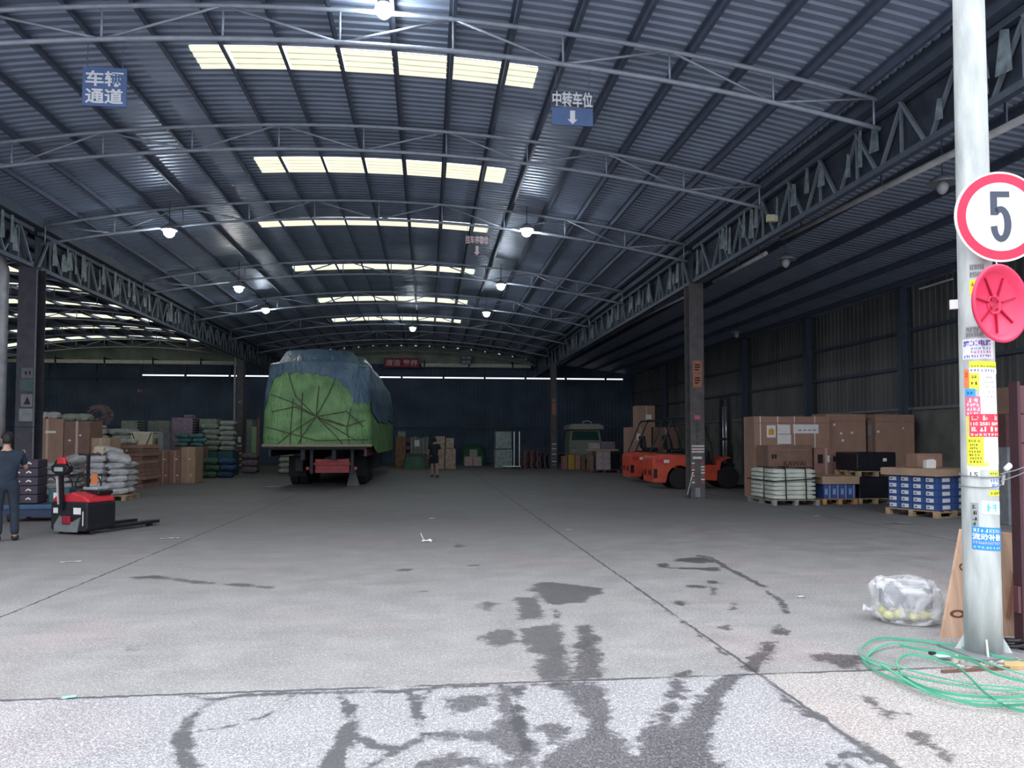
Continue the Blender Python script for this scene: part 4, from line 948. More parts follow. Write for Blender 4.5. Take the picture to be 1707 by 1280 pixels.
# big blue carton pallet with a corner to the yard
P0, P1, P2 = AZ(1490, 856), AZ(1562, 864), AZ(1613, 858)
rot = math.atan2((P1-P0).y, (P1-P0).x)+.12; BW = 1.15; BD = 1.15
cx_, cy_ = P1.x, P1.y                                   # near corner
ux, uy = -math.cos(rot), -math.sin(rot); vx, vy = -math.sin(rot), math.cos(rot)
rot2 = rot
ctr = Vector((cx_+ux*BW/2+vx*BD/2, cy_+uy*BW/2+vy*BD/2))
pallet(ctr.x, ctr.y, 0, 1.2, 1.2, 'pale pallet under the big stack of blue and white labelled cartons', M_WOODP, rz=rot2)
def lab_bw(o, w_, d, h):
    MB().box(-w_*.38, w_*.20, -.002, .002, h*.2, h*.75).build('white_label', M_PAPER, o)
    MB().box(w_/2-.006, w_/2-.001, d*.3, d*.75, h*.2, h*.75).build('white_label', M_PAPER, o)
    MB().box(-w_*.30, -w_*.12, -.003, -.002, h*.35, h*.55).build('print_block', M_BOXB, o)
x0_, y0_ = cx_+ux*BW*.99+vx*.03, cy_+uy*BW*.99+vy*.03
carton_block(x0_, y0_, .142, 4, 2, 5, BW/4-.003, BD/2-.03, .142, M_BOXB, 'blue_carton', 'dark blue labelled carton under the wide cardboard lid', 'dark blue cartons on the corner pallet', lab=lab_bw, rot=rot2)
cap = MB().prism([(-.66, 0), (.66, 0), (.66, .14), (.62, .155), (-.62, .155), (-.66, .14)], -.66, .66).build('carton_cover', M_CARD2, loc=(ctr.x, ctr.y, .858), rz=rot2); tag(cap, 'wide brown cardboard lid capping the big stack of dark blue cartons', 'lid')
a = AY(1556, 784, ctr.y+.2); o = MB().box(-.29, .29, -.2, .2, 0, .30).build('carton', M_CARD, loc=(ctr.x+.05, ctr.y+.2, 1.016), bevel=.01, rz=0); tag(o, 'small brown carton standing on the wide cardboard lid', 'carton'); MB().box(-.3, .3, -.206, -.2, .26, .27).build('lid_edge', M_CARDR, o)
o = MB().prism([(-.11, 0), (.11, 0), (.12, .16), (.05, .2), (-.10, .17)], -.06, .06).build('paper_packet', M_PAPER, loc=(ctr.x-.28, ctr.y-.45, 1.016), bevel=.01); tag(o, 'small white packet at the front edge of the wide cardboard lid', 'packet')
# items behind and right of the pole
M_BRWN = mat('dark_brown_wrap', (.10, .045, .045), .7, 0, .2)
for i, (p0, p1, yt, yb, lb2, m_) in enumerate(((1680, 1712, 745, 790, 'grey crate low in the stack right of the street pole', M_GREY), (1678, 1714, 690, 745, 'dark brown wrapped crate right of the street pole', M_BRWN), (1682, 1735, 645, 690, 'brown carton on top of the stack right of the street pole', M_CARD3))):
    Yq = 13.4; z0 = max(0, AY(p0, yb, Yq).z)
    a, b = AY(p0, yb, Yq).x, AY(p1, yb, Yq).x
    box_thing('crate' if i < 2 else 'carton', lb2, 'crate' if i < 2 else 'carton', a, b, z0 if i else 0, AY(p0, yt, Yq).z, Yq, .8, m_, tape=i == 2)

# ---- left cluster
def bigc(px0, px1, yt, Y, dep, m, label, yb=None, name='carton', tags=()):
    o = pxbox(name, label, 'carton', px0, px1, yt, yb, Y, dep, m)
    for (dx, dz, w2, h2) in tags: stick_label(o, dx, dz, w2, h2)
    return o
bigc(52, 106, 698, 24.2, .9, M_CARD, 'tall brown carton with pale label strip, just right of the left column', tags=((.1, 1.85, .3, .07), (-.3, 1.9, .06, .05)))
bigc(107, 150, 702, 24.2, .9, M_CARD3, 'tall dull brown carton beside the tallest one at the left', tags=((.1, 1.75, .06, .05), (-.2, 1.6, .07, .05)))
bigc(151, 184, 730, 24.3, .8, M_CARD2, 'lower brown carton, third from the left column', tags=((0, 1.2, .06, .05),))
a = AY(80, 697, 24.6)
for i, (px, lb2) in enumerate(((72, 'white plastic bundle on the tall brown carton by the left column'), (90, 'smaller white plastic bundle beside the other one on the tall cartons'))):
    q = AY(px, 697, 24.6); sack(q.x, 24.6, AY(80, 698, 24.2).z, .34, .3, .22, lb2, None, M_SACK, seed=i, name='plastic_bundle')
for i, px in enumerate((120, 140)):
    q = AY(px, 700, 24.6); sack(q.x, 24.6, AY(128, 702, 24.2).z, .42, .5, .24, ('grey', 'mottled')[i]+(' bundle on the dull brown carton' if i == 0 else ' green bundle beside the grey one on the dull brown carton'), None, M_SACKG, seed=i, name='plastic_bundle')
# flat packs
q0, q1 = AY(176, 780, 27.0).x, AY(238, 780, 27.0).x
z = 0; zt = AY(200, 741, 27.0).z; n = 11
for k in range(n):
    h = (zt-0)/n; s = random.uniform(-.06, .06); m_ = (M_CARDR, M_CARD3, M_CARD, M_CARDR)[k % 4]
    o = MB().box(-(q1-q0)/2, (q1-q0)/2, 0, 1.6, 0, h-.008).build('flat_pack', m_, loc=((q0+q1)/2+s, 27+abs(s), k*h), bevel=.006)
    tag(o, spot('flat brown pack in the tall pile beside the white sacks', k, back=None), 'flat pack', 'flat packs piled on the left')
    if k in (6, 9): stick_label(o, -.3, h/2, .12, h*.5); stick_label(o, .1, h/2, .06, h*.5)
# small bundles on flat packs
for i, px in enumerate((186, 200, 214)):
    q = AY(px, 740, 27.4); sack(q.x, 27.6, zt, .40, .5, .20, ('left', 'middle', 'right')[i]+' one of three pale sacks on top of the flat packs', None, M_SACK, seed=i)
# upright reddish cartons
rc = [(241, 262, 757, 'narrow grey brown carton at the corner of the flat packs', M_CARD3), (263, 281, 751, 'upright reddish carton with a pale tag, right of the narrow one', M_CARDR), (282, 301, 751, 'plain upright reddish carton between two others', M_CARDR), (302, 326, 745, 'light brown carton at the right end of the left goods row', M_CARD2)]
for i, (a_, b_, yt, lb2, m_) in enumerate(rc):
    o = bigc(a_, b_, yt, 29.6+.05*i, 1.0, m_, lb2, tags=((.05, .9, .10, .05), (.1, .3, .05, .06)) if i != 0 else ())
# pallets and bags beneath
# white sacks near the pallet truck
ax0, ax1 = AZ(56, 838).x, AZ(108, 838).x
pallet(-9.95, 21.75, 0, 1.2, 1.0, 'dark pallet under the long white sacks beside the left column', M_WOODP)
for r in range(5):
    for j in range(2):
        sack(-9.95+.06*(r % 2), 21.5+j*.5, .14+r*.17, 1.15, .49, .185, spot('long white sack in the pile beside the left column', r, back=j > 0), 'long white sacks by the left column', M_SACK, random.uniform(-.12, .12), r+j, tilt=(0, random.uniform(-.07, .07)))
pallet(-8.52, 21.85, 0, 1.1, 1.0, 'pallet under the plump white sacks behind the pallet truck', M_WOODP)
for r in range(6):
    for i in range(2):
        for j in range(2):
            if r == 5 and (i or j): continue
            sack(-8.78+i*.52+random.uniform(-.02, .02), 21.62+j*.46, .14+r*.172, .52, .46, .19, spot('plump white sack behind the pallet truck', r, i, 2, j > 0), 'plump white sacks behind the pallet truck', M_SACK, random.uniform(-.5, .5), r*3+i+j, tilt=(random.uniform(-.12, .12), random.uniform(-.1, .1)))
o = sack(-8.75, 21.65, 1.19, .3, .28, .26, 'cream knotted bag on top of the plump white sacks', None, mat('cream_bag', (.6, .52, .4), .7, 0, .1, 5, .4), seed=2)
for i, (x, y, z, rz_, tx) in enumerate(((-8.25, 21.55, 1.02, .5, .25), (-9.35, 21.6, .96, -.4, -.22), (-8.62, 21.95, 1.19, 1.0, .15))):
    sack(x, y, z, .6, .45, .24, ('slumped white sack at the right shoulder of the heap behind the pallet truck', 'tilted white sack bridging the long and the plump sacks', 'white sack lying askew at the rear top of the heap')[i], None, M_SACK, rz=rz_, seed=i, tilt=(tx, tx))
# pale boards
for i, (z_, pxr) in enumerate(((.30, 205), (.12, 191))):
    xr = AY(pxr, 802, 23.2).x; o = MB().box(-1.4, 0, 0, .35, 0, .09).build('pale_board', mat('cream_board', (.62, .60, .50), .7), loc=(xr, 23.3, z_), bevel=.006)
    tag(o, ('upper', 'lower')[i]+' long cream board sticking out right of the white sacks', 'board')
pallet(-9.25, 23.55, -.02+.02, 1.2, .8, 'low pallet under the cream boards', M_WOODP, h=.115)
o = MB().box(-1.2, 0, 0, .3, 0, .085).build('pale_board', M_WOODR, loc=(AY(186, 802, 23.2).x, 23.32, .212)); tag(o, 'dull red spacer board between the two cream boards', 'board')
# stacked dark crates between person and sacks
for k in range(5):
    zq = .35+k*.175; o = MB().box(-.26, .26, -.2, .2, 0, .17).build('dark_crate', mat('dark_purple_crate', (.045, .035, .055), .6), loc=(-7.95, 16.35, zq), bevel=.02)
    tag(o, spot('dark small crate with pale markings stacked behind the person', k, back=None), 'crate', 'dark crates stacked on the blue truck')
    for dx in (-.12, .09): MB().path([(dx-.04, -.203, .08), (dx, -.21, .11), (dx+.05, -.203, .08)], .016, n=6).build('pale_marking', M_PAPER, o, fix=False)
hp = empty('hand_pallet_truck', (-7.75, 16.0, 0), label='blue grey platform truck carrying dark crates behind the person', cat='pallet truck')
MB().box(-.55, .75, .0, .9, .24, .34).build('platform', M_BLUEP, hp, bevel=.02); MB().box(-.50, .70, .02, .88, .10, .24).build('underframe', mat('dark_blue_frame', (.02, .035, .08), .6), hp)
for x in (-.4, .6):
    for y in (.1, .8): MB().lathe([(.02, -.03), (.10, -.03), (.10, .03), (.02, .03)], 16, axis='x').build('wheel', M_RUB, hp, loc=(x, y, .10))
o = MB().box(-.2, .2, -.15, .15, 0, .3).build('teal_box', mat('dark_teal', (.03, .09, .10), .6), loc=(-7.38, 16.5, .34), bevel=.02); tag(o, 'dark teal box on the platform truck beside the crates', 'box'); stick_label(o, 0, .15, .2, .12, y=-.156)
# fence-like dark frame behind
fr = empty('metal_frame', (-8.3, 19.3, 0), label='low dark metal frame with round openings in front of the white sacks', cat='frame')
MB().path([(-.9, 0, .25), (.55, 0, .25), (.55, 0, .78), (-.9, 0, .78)], .02, n=6, closed=True).build('outer_rail', M_BLKM, fr, fix=False)
for x in (-.6, -.25, .1, .4): MB().path([(x+.14*math.cos(a*PI/8), 0, .5+.24*math.sin(a*PI/8)) for a in range(16)], .018, n=5, closed=True).build('ring', M_BLKM, fr, fix=False)
for x in (-.9, .55): MB().box(x-.02, x+.02, -.2, .2, 0, .03).box(x-.02, x+.02, -.02, .02, .03, .25).build('foot', M_BLKM, fr)
# ---- second row on the left: Y about 31..38
def stack_base(px0, px1, Y, dep, zt, m, label):
    a, b = AY(px0, 760, Y).x, AY(px1, 760, Y).x
    return box_thing('crate', label, 'crate', a, b, 0, zt, Y, dep, m, tape=False)
zt = AY(190, 747, 31.4).z
stack_base(140, 214, 31.4, 1.2, zt, M_CARD3, 'wide dull crate carrying the grey white sacks in the second row')
sack_pile(AY(140, 740, 31.4).x, AY(213, 740, 31.4).x, 31.45, zt, 3, .9, .6, .27, 'grey white sack behind the brown cartons', 'grey white sacks of the second row', mat('grey_sack', (.33, .36, .33), .7, 0, .2, 6, .5, 25), deep=2)
cl = empty('wire_coil', (AY(166, 695, 32).x, 32.0, AY(166, 712, 32).z), label='round tangled bundle of rods standing on the grey white sacks', cat='bundle')
mb = MB(); random.seed(5)
R_ = .46
for k in range(46):
    a0 = random.uniform(0, 2*PI); r1 = R_*random.uniform(.55, 1); c0 = Vector((random.uniform(-.04, .04), random.uniform(-.25, .25), R_+random.uniform(-.04, .04)))
    mb.path([c0+Vector((r1*math.cos(a0+t*.5), .02*math.sin(t*2+k), r1*math.sin(a0+t*.5)*.9)) for t in range(7)], .014, n=4)
for k in range(60):
    a0 = random.uniform(0, 2*PI); r1 = R_*random.uniform(.2, .8); y = random.uniform(-.25, .25)
    mb.path([(r1*math.cos(a0), y, R_+r1*math.sin(a0)*.9), (R_*1.02*math.cos(a0+.2), y, R_+R_*.92*math.sin(a0+.2))], .016, n=4)
t_ = mb.build('rods', mat('mottled_rods', (.20, .15, .16), .7, 0, .6, 12), cl, fix=False); t_['kind'] = 'stuff'
MB().box(-.22, .2, -.2, .2, -.02, .06).build('pale_pad', mat('cream_pad', (.5, .5, .38), .7), cl)
# cream strapped bundle
zt2 = AY(240, 749, 31.0).z
stack_base(217, 262, 31.0, 1.0, zt2, M_CARD3, 'dull crate under the cream strapped bundle')
cb = pxbox('strapped_bundle', 'cream strapped bundle of flat boards standing on a dull crate', 'bundle', 218, 254, 721, 749, 31.0, .9, mat('cream_wrap', (.60, .57, .42), .6, 0, .12, 3), tape=False)
hh = AY(240, 721, 31.0).z-zt2; ww = cb.dimensions.x/2 if cb.dimensions.x else .45
for k in range(7): MB().box(-.40, .40, -.004, 0, .05+k*hh/8, .06+k*hh/8).build('board_line', M_CARD2, cb)
for s_ in (-1, 1): MB().path([(s_*.36, -.01, hh), (s_*.12, -.01, 0)], .014, n=4).build('strap', M_BRWN, cb, fix=False)
MB().box(-.44, .44, -.02, .92, hh, hh+.03).build('top_sheet', M_WHITE, cb)
bb = pxbox('wrapped_load', 'grey film wrapped load right of the cream strapped bundle', 'wrapped load', 263, 272, 721, None, 31.1, .9, M_GREY, tape=False)
# patterned stacks, back row (Y 38)
def grid_mat(name, c1, c2, sc_=7):
    m = bpy.data.materials.new(name); m.use_nodes = True; t = m.node_tree; b = t.nodes['Principled BSDF']; N, L = NM(t)
    tcn = N('ShaderNodeTexCoord'); br = N('ShaderNodeTexBrick'); mp = N('ShaderNodeMapping'); mp.inputs['Rotation'].default_value = (PI/2, 0, 0); L(tcn.outputs['Object'], mp.inputs[0]); L(mp.outputs[0], br.inputs['Vector'])
    br.inputs['Color1'].default_value = (*c1, 1); br.inputs['Color2'].default_value = (*[min(1, c*1.5) for c in c1], 1); br.inputs['Mortar'].default_value = (*c2, 1)
    br.inputs['Scale'].default_value = sc_; br.inputs['Mortar Size'].default_value = .05; br.inputs['Brick Width'].default_value = .8; br.inputs['Row Height'].default_value = .42
    L(br.outputs[0], b.inputs['Base Color']); b.inputs['Roughness'].default_value = .6; return m
G1 = grid_mat('packed_jars_grey', (.22, .25, .22), (.04, .05, .05)); G2 = grid_mat('packed_jars_purple', (.24, .18, .24), (.06, .05, .08)); G3 = grid_mat('packed_jars_green', (.20, .26, .20), (.05, .07, .05)); G4 = grid_mat('packed_jars_white', (.40, .34, .36), (.12, .09, .10), 9)
def wload(px0, px1, yt, yb, Y, dep, m, label, cat='wrapped load', name='wrapped_load'):
    o = pxbox(name, label, cat, px0, px1, yt, yb, Y, dep, m, tape=False, bevel=.03); return o
wload(202, 229, 701, None, 36.2, 1.0, G1, 'grey patterned wrapped stack, leftmost in the third row behind the sacks')
wload(246, 282, 701, None, 38.2, 1.0, G1, 'wider grey patterned wrapped stack behind the cream bundle')
wload(286, 321, 696, None, 36.2, 1.0, G2, 'purple patterned wrapped stack, tallest of the third row')
wload(306, 320, 691, 696, 36.4, .6, G2, 'small purple pack on top of the tallest patterned stack')
wload(332, 361, 698, 712, 36.6, 1.0, G3, 'green patterned pack on top of the greenish sacks')
xg0, xg1 = AY(332, 740, 36.4).x, AY(362, 740, 36.4).x
zb = AY(345, 752, 36.4).z; zt3 = AY(345, 712, 36.6).z
stack_base(328, 362, 36.3, 1.2, zb, MATS['dark_teal'], 'dark crate under the greenish sacks')
sack_pile(xg0, xg1, 36.4, zb, 5, .9, .6, .27, 'greenish sack in the stack left of the far column', 'greenish sacks left of the far column', M_SACKG, deep=2)
stack_base(363, 388, 36.3, 1.2, zb, MATS['dark_teal'], 'dark crate under the grey sacks beside the far column')
sack_pile(AY(363, 740, 36.4).x, AY(388, 740, 36.4).x, 36.4, zb, 6, .72, .6, .25, 'grey sack in the stack touching the far column', 'grey sacks touching the far column', MATS['grey_sack'], deep=1)
xt0, xt1 = AY(290, 745, 34.2).x, AY(336, 745, 34.2).x
stack_base(288, 336, 34.2, 1.0, AY(300, 745, 34.2).z, M_CARD3, 'low dull crate under the teal sacks')
sack_pile(xt0, xt1, 34.3, AY(300, 745, 34.2).z, 3, .6, .5, .2, 'teal plastic sack below the purple patterned stack', 'teal sacks on the low crate', M_SACKT)
sack_pile(AY(337, 770, 33.8).x, AY(362, 770, 33.8).x, 33.8, 0, 3, .7, .6, .3, 'dark green sack on the floor left of the far column', 'dark green sacks on the floor', mat('dark_green_sack', (.06, .12, .08), .6, 0, .3, 6, .5))
sack_pile(AY(363, 770, 33.8).x, AY(387, 770, 33.8).x, 33.8, 0, 3, .7, .6, .3, 'blue sack on the floor at the foot of the far column', 'blue sacks on the floor', mat('blue_sack', (.03, .08, .16), .6, 0, .3, 6, .5))
# right of far left column
wload(411, 420, 699, None, 41, .9, G1, 'narrow grey patterned stack right of the far left column')
o = pxbox('green_board', 'pale green upright board right of the far left column', 'board', 419.5, 427.5, 711, None, 39.6, .08, mat('pale_green_board', (.28, .42, .24), .7), tape=False)
o = pxbox('brown_board', 'brown upright board beside the pale green one', 'board', 428.5, 433, 697, None, 39.9, .08, M_CARD3, tape=False)
for r_ in range(3): sack(AY(415, 770, 38.4).x, 38.7, r_*.33, .8, .6, .34, spot('pinkish grey sack right of the far left column', r_, back=None), 'pinkish grey sacks by the far column', mat('pinkish_sack', (.2, .16, .2), .7, 0, .2, 6, .5), seed=r_)
for r_ in range(5): sack(AY(478-r_*1.2, 770, 37.6).x, 37.9, r_*.265, .85-.06*r_, .6, .28, spot('mottled grey sack under the left rear corner of the trailer', r_, back=None), 'mottled grey sacks beyond the trailer', MATS['grey_sack'], seed=r_, rz=.1*r_)

# ---- rear row, far end of the hall (Y 43..50)
YR = 45.0
wload(659, 676, 728, None, YR, 1.1, mat('amber_cartons', (.22, .13, .07), .8, 0, .3, 4), 'amber brown wrapped cartons just right of the trailer')
wload(663, 676, 719, 728, YR+.1, .8, M_SACKG, 'greenish pack on top of the amber brown cartons')
for r_ in range(4): sack(AY(680, 770, YR).x, YR+.3, r_*.44, .5, .6, .46, spot('dark maroon sack beside the amber cartons', r_, back=None), 'dark maroon sacks', mat('maroon_sack', (.12, .06, .09), .7, 0, .3, 6, .5), seed=r_)
xq0, xq1 = AY(684, 760, YR).x, AY(714, 760, YR).x
for i in range(9):
    xx = xq0+(xq1-xq0)*(i+.5)/9; o = MB().box(-.05, .05, 0, .9, 0, AY(700, 729, YR).z-AY(700, 757, YR).z+.05*math.sin(i)).build('folded_bag', M_GREY if i % 2 else M_SACKG, loc=(xx, YR, AY(700, 757, YR).z), bevel=.02); tag(o, NUMW[i]+' thin folded bag from the left above the dark green tarp', 'bag', 'folded bags in a row')
stack_base(684, 714, YR+.15, .8, AY(700, 757, YR).z, M_CARD3, 'low crate under the row of folded bags')
o = MB().box(-.14, .14, 0, .02, 0, .36).build('paper_notice', M_PAPER, loc=(AY(695, 750, YR-.05).x, YR-.03, AY(695, 744, YR).z)); tag(o, 'white paper notice hanging on the folded bags', 'notice')
def lump(px0, px1, yt, Y, dep, m, label, name='tarp_cover', cat='tarp', seed=0):
    a, b = AY(px0, 770, Y).x, AY(px1, 770, Y).x; h = AY(px0, yt, Y).z; mb = MB(); n = 14; vs = []
    for i in range(n+1):
        for j in range(n+1):
            u, v = i/n*2-1, j/n*2-1; e = max(0, (1-abs(u)**5))*max(0, (1-abs(v)**5)); vs.append((u*(b-a)/2, (v+1)*dep/2, h*e**.4*(1+.1*mnoise.noise(Vector((u*2+seed, v*2, seed))))))
    mb.add(vs, [(i*(n+1)+j, (i+1)*(n+1)+j, (i+1)*(n+1)+j+1, i*(n+1)+j+1) for i in range(n) for j in range(n)])
    o = mb.build(name, m, loc=((a+b)/2, Y, 0), smooth=True); return tag(o, label, cat)
lump(672, 712, 759, YR-1.3, 1.1, tarp_material('deep_green_tarp', (.03, .09, .06), (.05, .15, .10)), 'dark green tarp thrown over low goods left of the walking person')
for (a_, b_, yt, yb, lb2, m_) in ((725, 741, 748, None, 'lower left wrapped carton stack behind the walking person', 'wrapped_brown_a'), (742, 760, 748, None, 'lower right wrapped carton stack behind the walking person', 'wrapped_brown_b'), (726, 742, 727, 748, 'upper left wrapped carton stack with glossy film', 'wrapped_brown_a'), (743, 757, 730, 748, 'upper right wrapped carton stack with glossy film', 'wrapped_brown_b')):
    wload(a_, b_, yt, yb, 42.5, 1.0, mat(m_, (.34, .25, .19), .4, 0, .45, 6, .5, 12), lb2)
lump(769, 812, 741, 49.5, 1.5, tarp_material('bright_green_tarp', (.015, .09, .045), (.03, .17, .08)), 'green tarp over tall goods against the rear wall', seed=3)
o = wload(774, 803, 761, None, 47.8, .8, mat('pinkish_parcel', (.50, .42, .40), .6, 0, .1), 'long pale parcel with red ribbon in front of the green tarp', 'parcel', 'long_parcel'); MB().box(-.05, .02, -.01, .81, .01, .50).build('ribbon', M_RED, o)
wload(783, 796, 749, 761, 47.9, .6, mat('pale_green_box', (.38, .42, .33), .7, 0, .1), 'small pale box standing on the long parcel', 'box', 'pale_box')
M_PG = mat('pale_green_wrap', (.24, .30, .28), .4, 0, .4, 5, .6, 14)
wload(825, 854, 749, None, 44, 1.0, M_PG, 'lower pale green wrapped load at the rear, left of the red pallets'); wload(826, 853, 719, 748, 44, 1.0, M_PG, 'upper pale green wrapped load on the rear stack')
tr = empty('cage_trolley', (AY(861, 775, 43.2).x, 43.3, 0), label='narrow chrome trolley beside the pale green wrapped loads', cat='trolley')
for x in (-.12, .18): MB().box(x-.02, x+.02, 0, .04, .1, 2.1).build('upright', M_STEEL, tr)
MB().box(-.75, .25, -.05, .5, .10, .15).build('platform', M_STEEL, tr)
for x in (-.65, .15): MB().lathe([(.01, -.02), (.05, -.02), (.05, .02), (.01, .02)], 12, axis='x').build('wheel', M_RUB, tr, loc=(x, .1, .05))
for i, (pa, pb, n, lb2) in enumerate(((874, 898, 7, 'dull red pallet in the empty stack at the rear'), (899, 918, 6, 'dark pallet in the stack beside the red pallets'))):
    xa_, xb_ = AY(pa, 775, 43.2).x, AY(pb, 775, 43.2).x
    for k in range(n): pallet((xa_+xb_)/2+random.uniform(-.03, .03), 43.7, k*.145, round(xb_-xa_, 2), 1.0, spot(lb2, k, back=None), M_WOODR if i == 0 else mat('dark_pallet', (.07, .06, .08), .8), group=('red empty pallets', 'dark empty pallets')[i])
# cartons left of the small truck
for i, (a_, b_, yt, lb2, m_) in enumerate(((939, 946, 760, 'narrow pinkish carton at the left of the yellow one', M_CARDR), (947, 958, 758, 'yellow carton among the rear goods', mat('yellow_carton', (.42, .27, .05), .7)), (959, 968, 758, 'brown carton right of the yellow one', M_CARD), (969, 976, 760, 'dark brown carton beside the heap of labelled cartons', M_CARD3))):
    wload(a_, b_, yt, None, 41.2, .8, m_, lb2, 'carton', 'carton')
# small truck parked at the rear
vt = empty('light_truck', (AY(976, 760, 46.5).x, 46.5, 0), label='pale green light truck cab parked at the rear, roof cap and windscreen showing', cat='truck')
M_CAB = mat('pale_green_cab', (.30, .34, .27), .5, 0, .1)
MB().prism([(-1.0, .55), (1.0, .55), (1.02, 1.55), (.9, 2.25), (-.9, 2.25), (-1.02, 1.55)], 0, 1.6).build('cab', M_CAB, vt, bevel=.05)
MB().prism([(-.86, 1.62), (.86, 1.62), (.78, 2.16), (-.78, 2.16)], -.012, .01).build('windscreen', mat('teal_glass', (.03, .09, .09), .15), vt)
MB().prism([(-1.12, 2.27), (1.12, 2.27), (1.05, 2.5), (.8, 2.62), (-.8, 2.62), (-1.05, 2.5)], -.35, 1.7).build('roof_cap', mat('cream_roof_cap', (.42, .42, .34), .5), vt, bevel=.04)
MB().box(-1.03, 1.03, -.05, 0, .45, .75).build('bumper', M_GREY, vt, bevel=.02)
for x in (-.75, .75): MB().cyl((x, .95), .11, -.03, .02, 16, axis='y').build('headlamp', M_STEEL, vt); MB().lathe([(.15, -.1), (.38, -.1), (.38, .1), (.15, .1)], 20, axis='x').build('wheel', M_RUB, vt, loc=(x, .9, .38))
MB().box(-1.0, 1.0, 1.7, 5.0, .7, .85).build('cargo_bed', M_GREY, vt)
for x in (-.75, .75): MB().lathe([(.15, -.1), (.38, -.1), (.38, .1), (.15, .1)], 20, axis='x').build('wheel', M_RUB, vt, loc=(x, 4.0, .38))
MB().path([(-.1, .3, 2.75), (.2, .3, 2.82), (.45, .3, 2.72)], .03, n=5).bar((-.1, .3, 2.6), (-.1, .3, 2.75), .03).bar((.45, .3, 2.6), (.45, .3, 2.72), .03).build('roof_rail', M_PAPER, vt, fix=False)
# heap of labelled cartons on pallet
xc0, xc1 = AY(983, 785, 37.2).x, AY(1033, 785, 37.2).x
pallet((xc0+xc1)/2, 37.8, 0, 1.5, 1.1, 'dull pallet under the heap of white printed cartons', M_WOODR)
zc = lambda y: AY(1005, y, 37.2).z
carton_block(xc0+.35, 37.25, .142, 2, 2, 3, .36, .5, (zc(752)-.142)/3, G4, 'printed_carton', 'white printed carton near the forklifts', 'white printed cartons')
wload(1015, 1033, 758, None, 37.3, .9, MATS['black_stretch_film'], 'dark wrapped box at the right of the white printed cartons')
wload(984, 990, 758, None, 37.4, .9, M_CARD3, 'dark brown carton at the left of the white printed cartons', 'carton', 'carton')
wload(982, 1032, 748.5, 752, 37.25, .9, M_CARD2, 'thin wide tray on the white printed cartons', 'tray', 'cardboard_tray')
wload(985, 1001, 738, 748.5, 37.3, .7, G4, 'pale printed pack at the upper left of the heap', 'pack', 'printed_pack'); wload(1002, 1026, 736, 748.5, 37.3, .8, mat('lilac_pack', (.20, .16, .20), .7, 0, .2), 'lilac grey pack at the upper right of the heap', 'pack', 'lilac_pack')
# tall cartons behind the forklifts
t1 = bigc(1049, 1086, 712, 32.4, 1.0, M_CARD, 'tall brown carton with white label strip, behind the farther forklift', tags=((-.1, 1.75, .14, .3), (.2, 1.3, .2, .03))); 
t2 = bigc(1089, 1130, 712, 32.4, 1.0, M_CARD3, 'tall brown carton right of the labelled one, behind the nearer forklift', tags=((.05, 1.6, .08, .14),))
t3 = bigc(1063, 1092, 676, 32.5, .8, M_CARD, 'smaller carton stacked on top of the tall cartons behind the forklifts', yb=712, tags=((.1, .45, .26, .2),))
# ---------------------------------------------------------------- lamps
M_BULB = mat('lit_lamp_globe', (1, 1, 1), .4, 0, .0, emit=(.86, .95, 1.0), estr=LAMP)
M_BULBW = mat('lit_lamp_globe_warm', (1, 1, 1), .4, 0, .0, emit=(1.0, .96, .84), estr=LAMP)
M_DOME = mat('lamp_shade_grey', (.30, .31, .33), .4, .3, .1)
def lamp(p, ztop, label, m=M_BULB, r=.14, lit=True, shade=.2):
    o = empty('bay_lamp', p, label=label, cat='lamp')
    MB().lathe([(.03, .22), (.07, .20), (shade*.7, .14), (shade, .05), (shade-.012, .045), (shade*.66, .12), (.03, .18)], 24).build('lamp_shade', M_DOME, o, smooth=True)
    MB().lathe([(.01, .10), (r*.6, .09), (r, .0), (r*.86, -.07), (r*.5, -.12), (.01, -.14)], 20).build('bulb', m if lit else mat('unlit_globe', (.45, .46, .48), .3), o, smooth=True)
    MB().cyl((0, 0), .012, .2, ztop-p[2], 6).build('rod', M_GIRD, o)
    return o
for (px, py, Y), nm, m_ in (((282, 387, 20.5), 'round lit lamp hanging on the left side under the third truss', M_BULB), ((878, 386, 20.5), 'lit lamp on the right side under the third truss, near the hanging lane letters', M_BULB),
        ((398, 481, 27.3), 'bright warm lamp on the left under the fourth truss', M_BULBW), ((835, 477, 27.3), 'bright lamp on the right under the fourth truss', M_BULB), ((443, 517, 33.1), 'small lit lamp on the left under the fifth truss', M_BULB),
        ((811, 523, 33.1), 'small lit lamp on the right under the fifth truss', M_BULB), ((688, 548, 39.0), 'farthest lit lamp, near the middle above the trailer', M_BULB)):
    p = AY(px, py, Y-.15); lamp(tuple(p), zC(p.x)-.02, nm, m_)
p = AY(640, 15, 11.15); lamp(tuple(p), zC(p.x)-.02, 'large bright lamp at the crown of the first truss, top of the picture', M_BULB, .13, shade=.12)
for px, py, z, lb in ((1571, 311, 6.05, 'unlit lamp under the right roof beside the street pole'), (1310, 437, 6.0, 'unlit lamp under the right roof above the huge cartons'), (1228, 558, 5.9, 'farthest unlit lamp under the right roof')):
    p = AZ(px, py, z); lamp(tuple(p), zR(p.x)-.02, lb, lit=False, r=.10, shade=.26)
o = MB().box(-.03, .03, -.7, .7, 0, .05).build('daylight_strip', M_WHITE, loc=(14.30, 20.1, 6.0)); tag(o, 'thin white strip standing in for a slit of daylight high on the right wall', 'lamp'); MB().box(-.01, .19, -.5, .5, .05, .07).build('bracket', M_GIRD, o)  # white bar stands in for a slit of daylight at the wall top
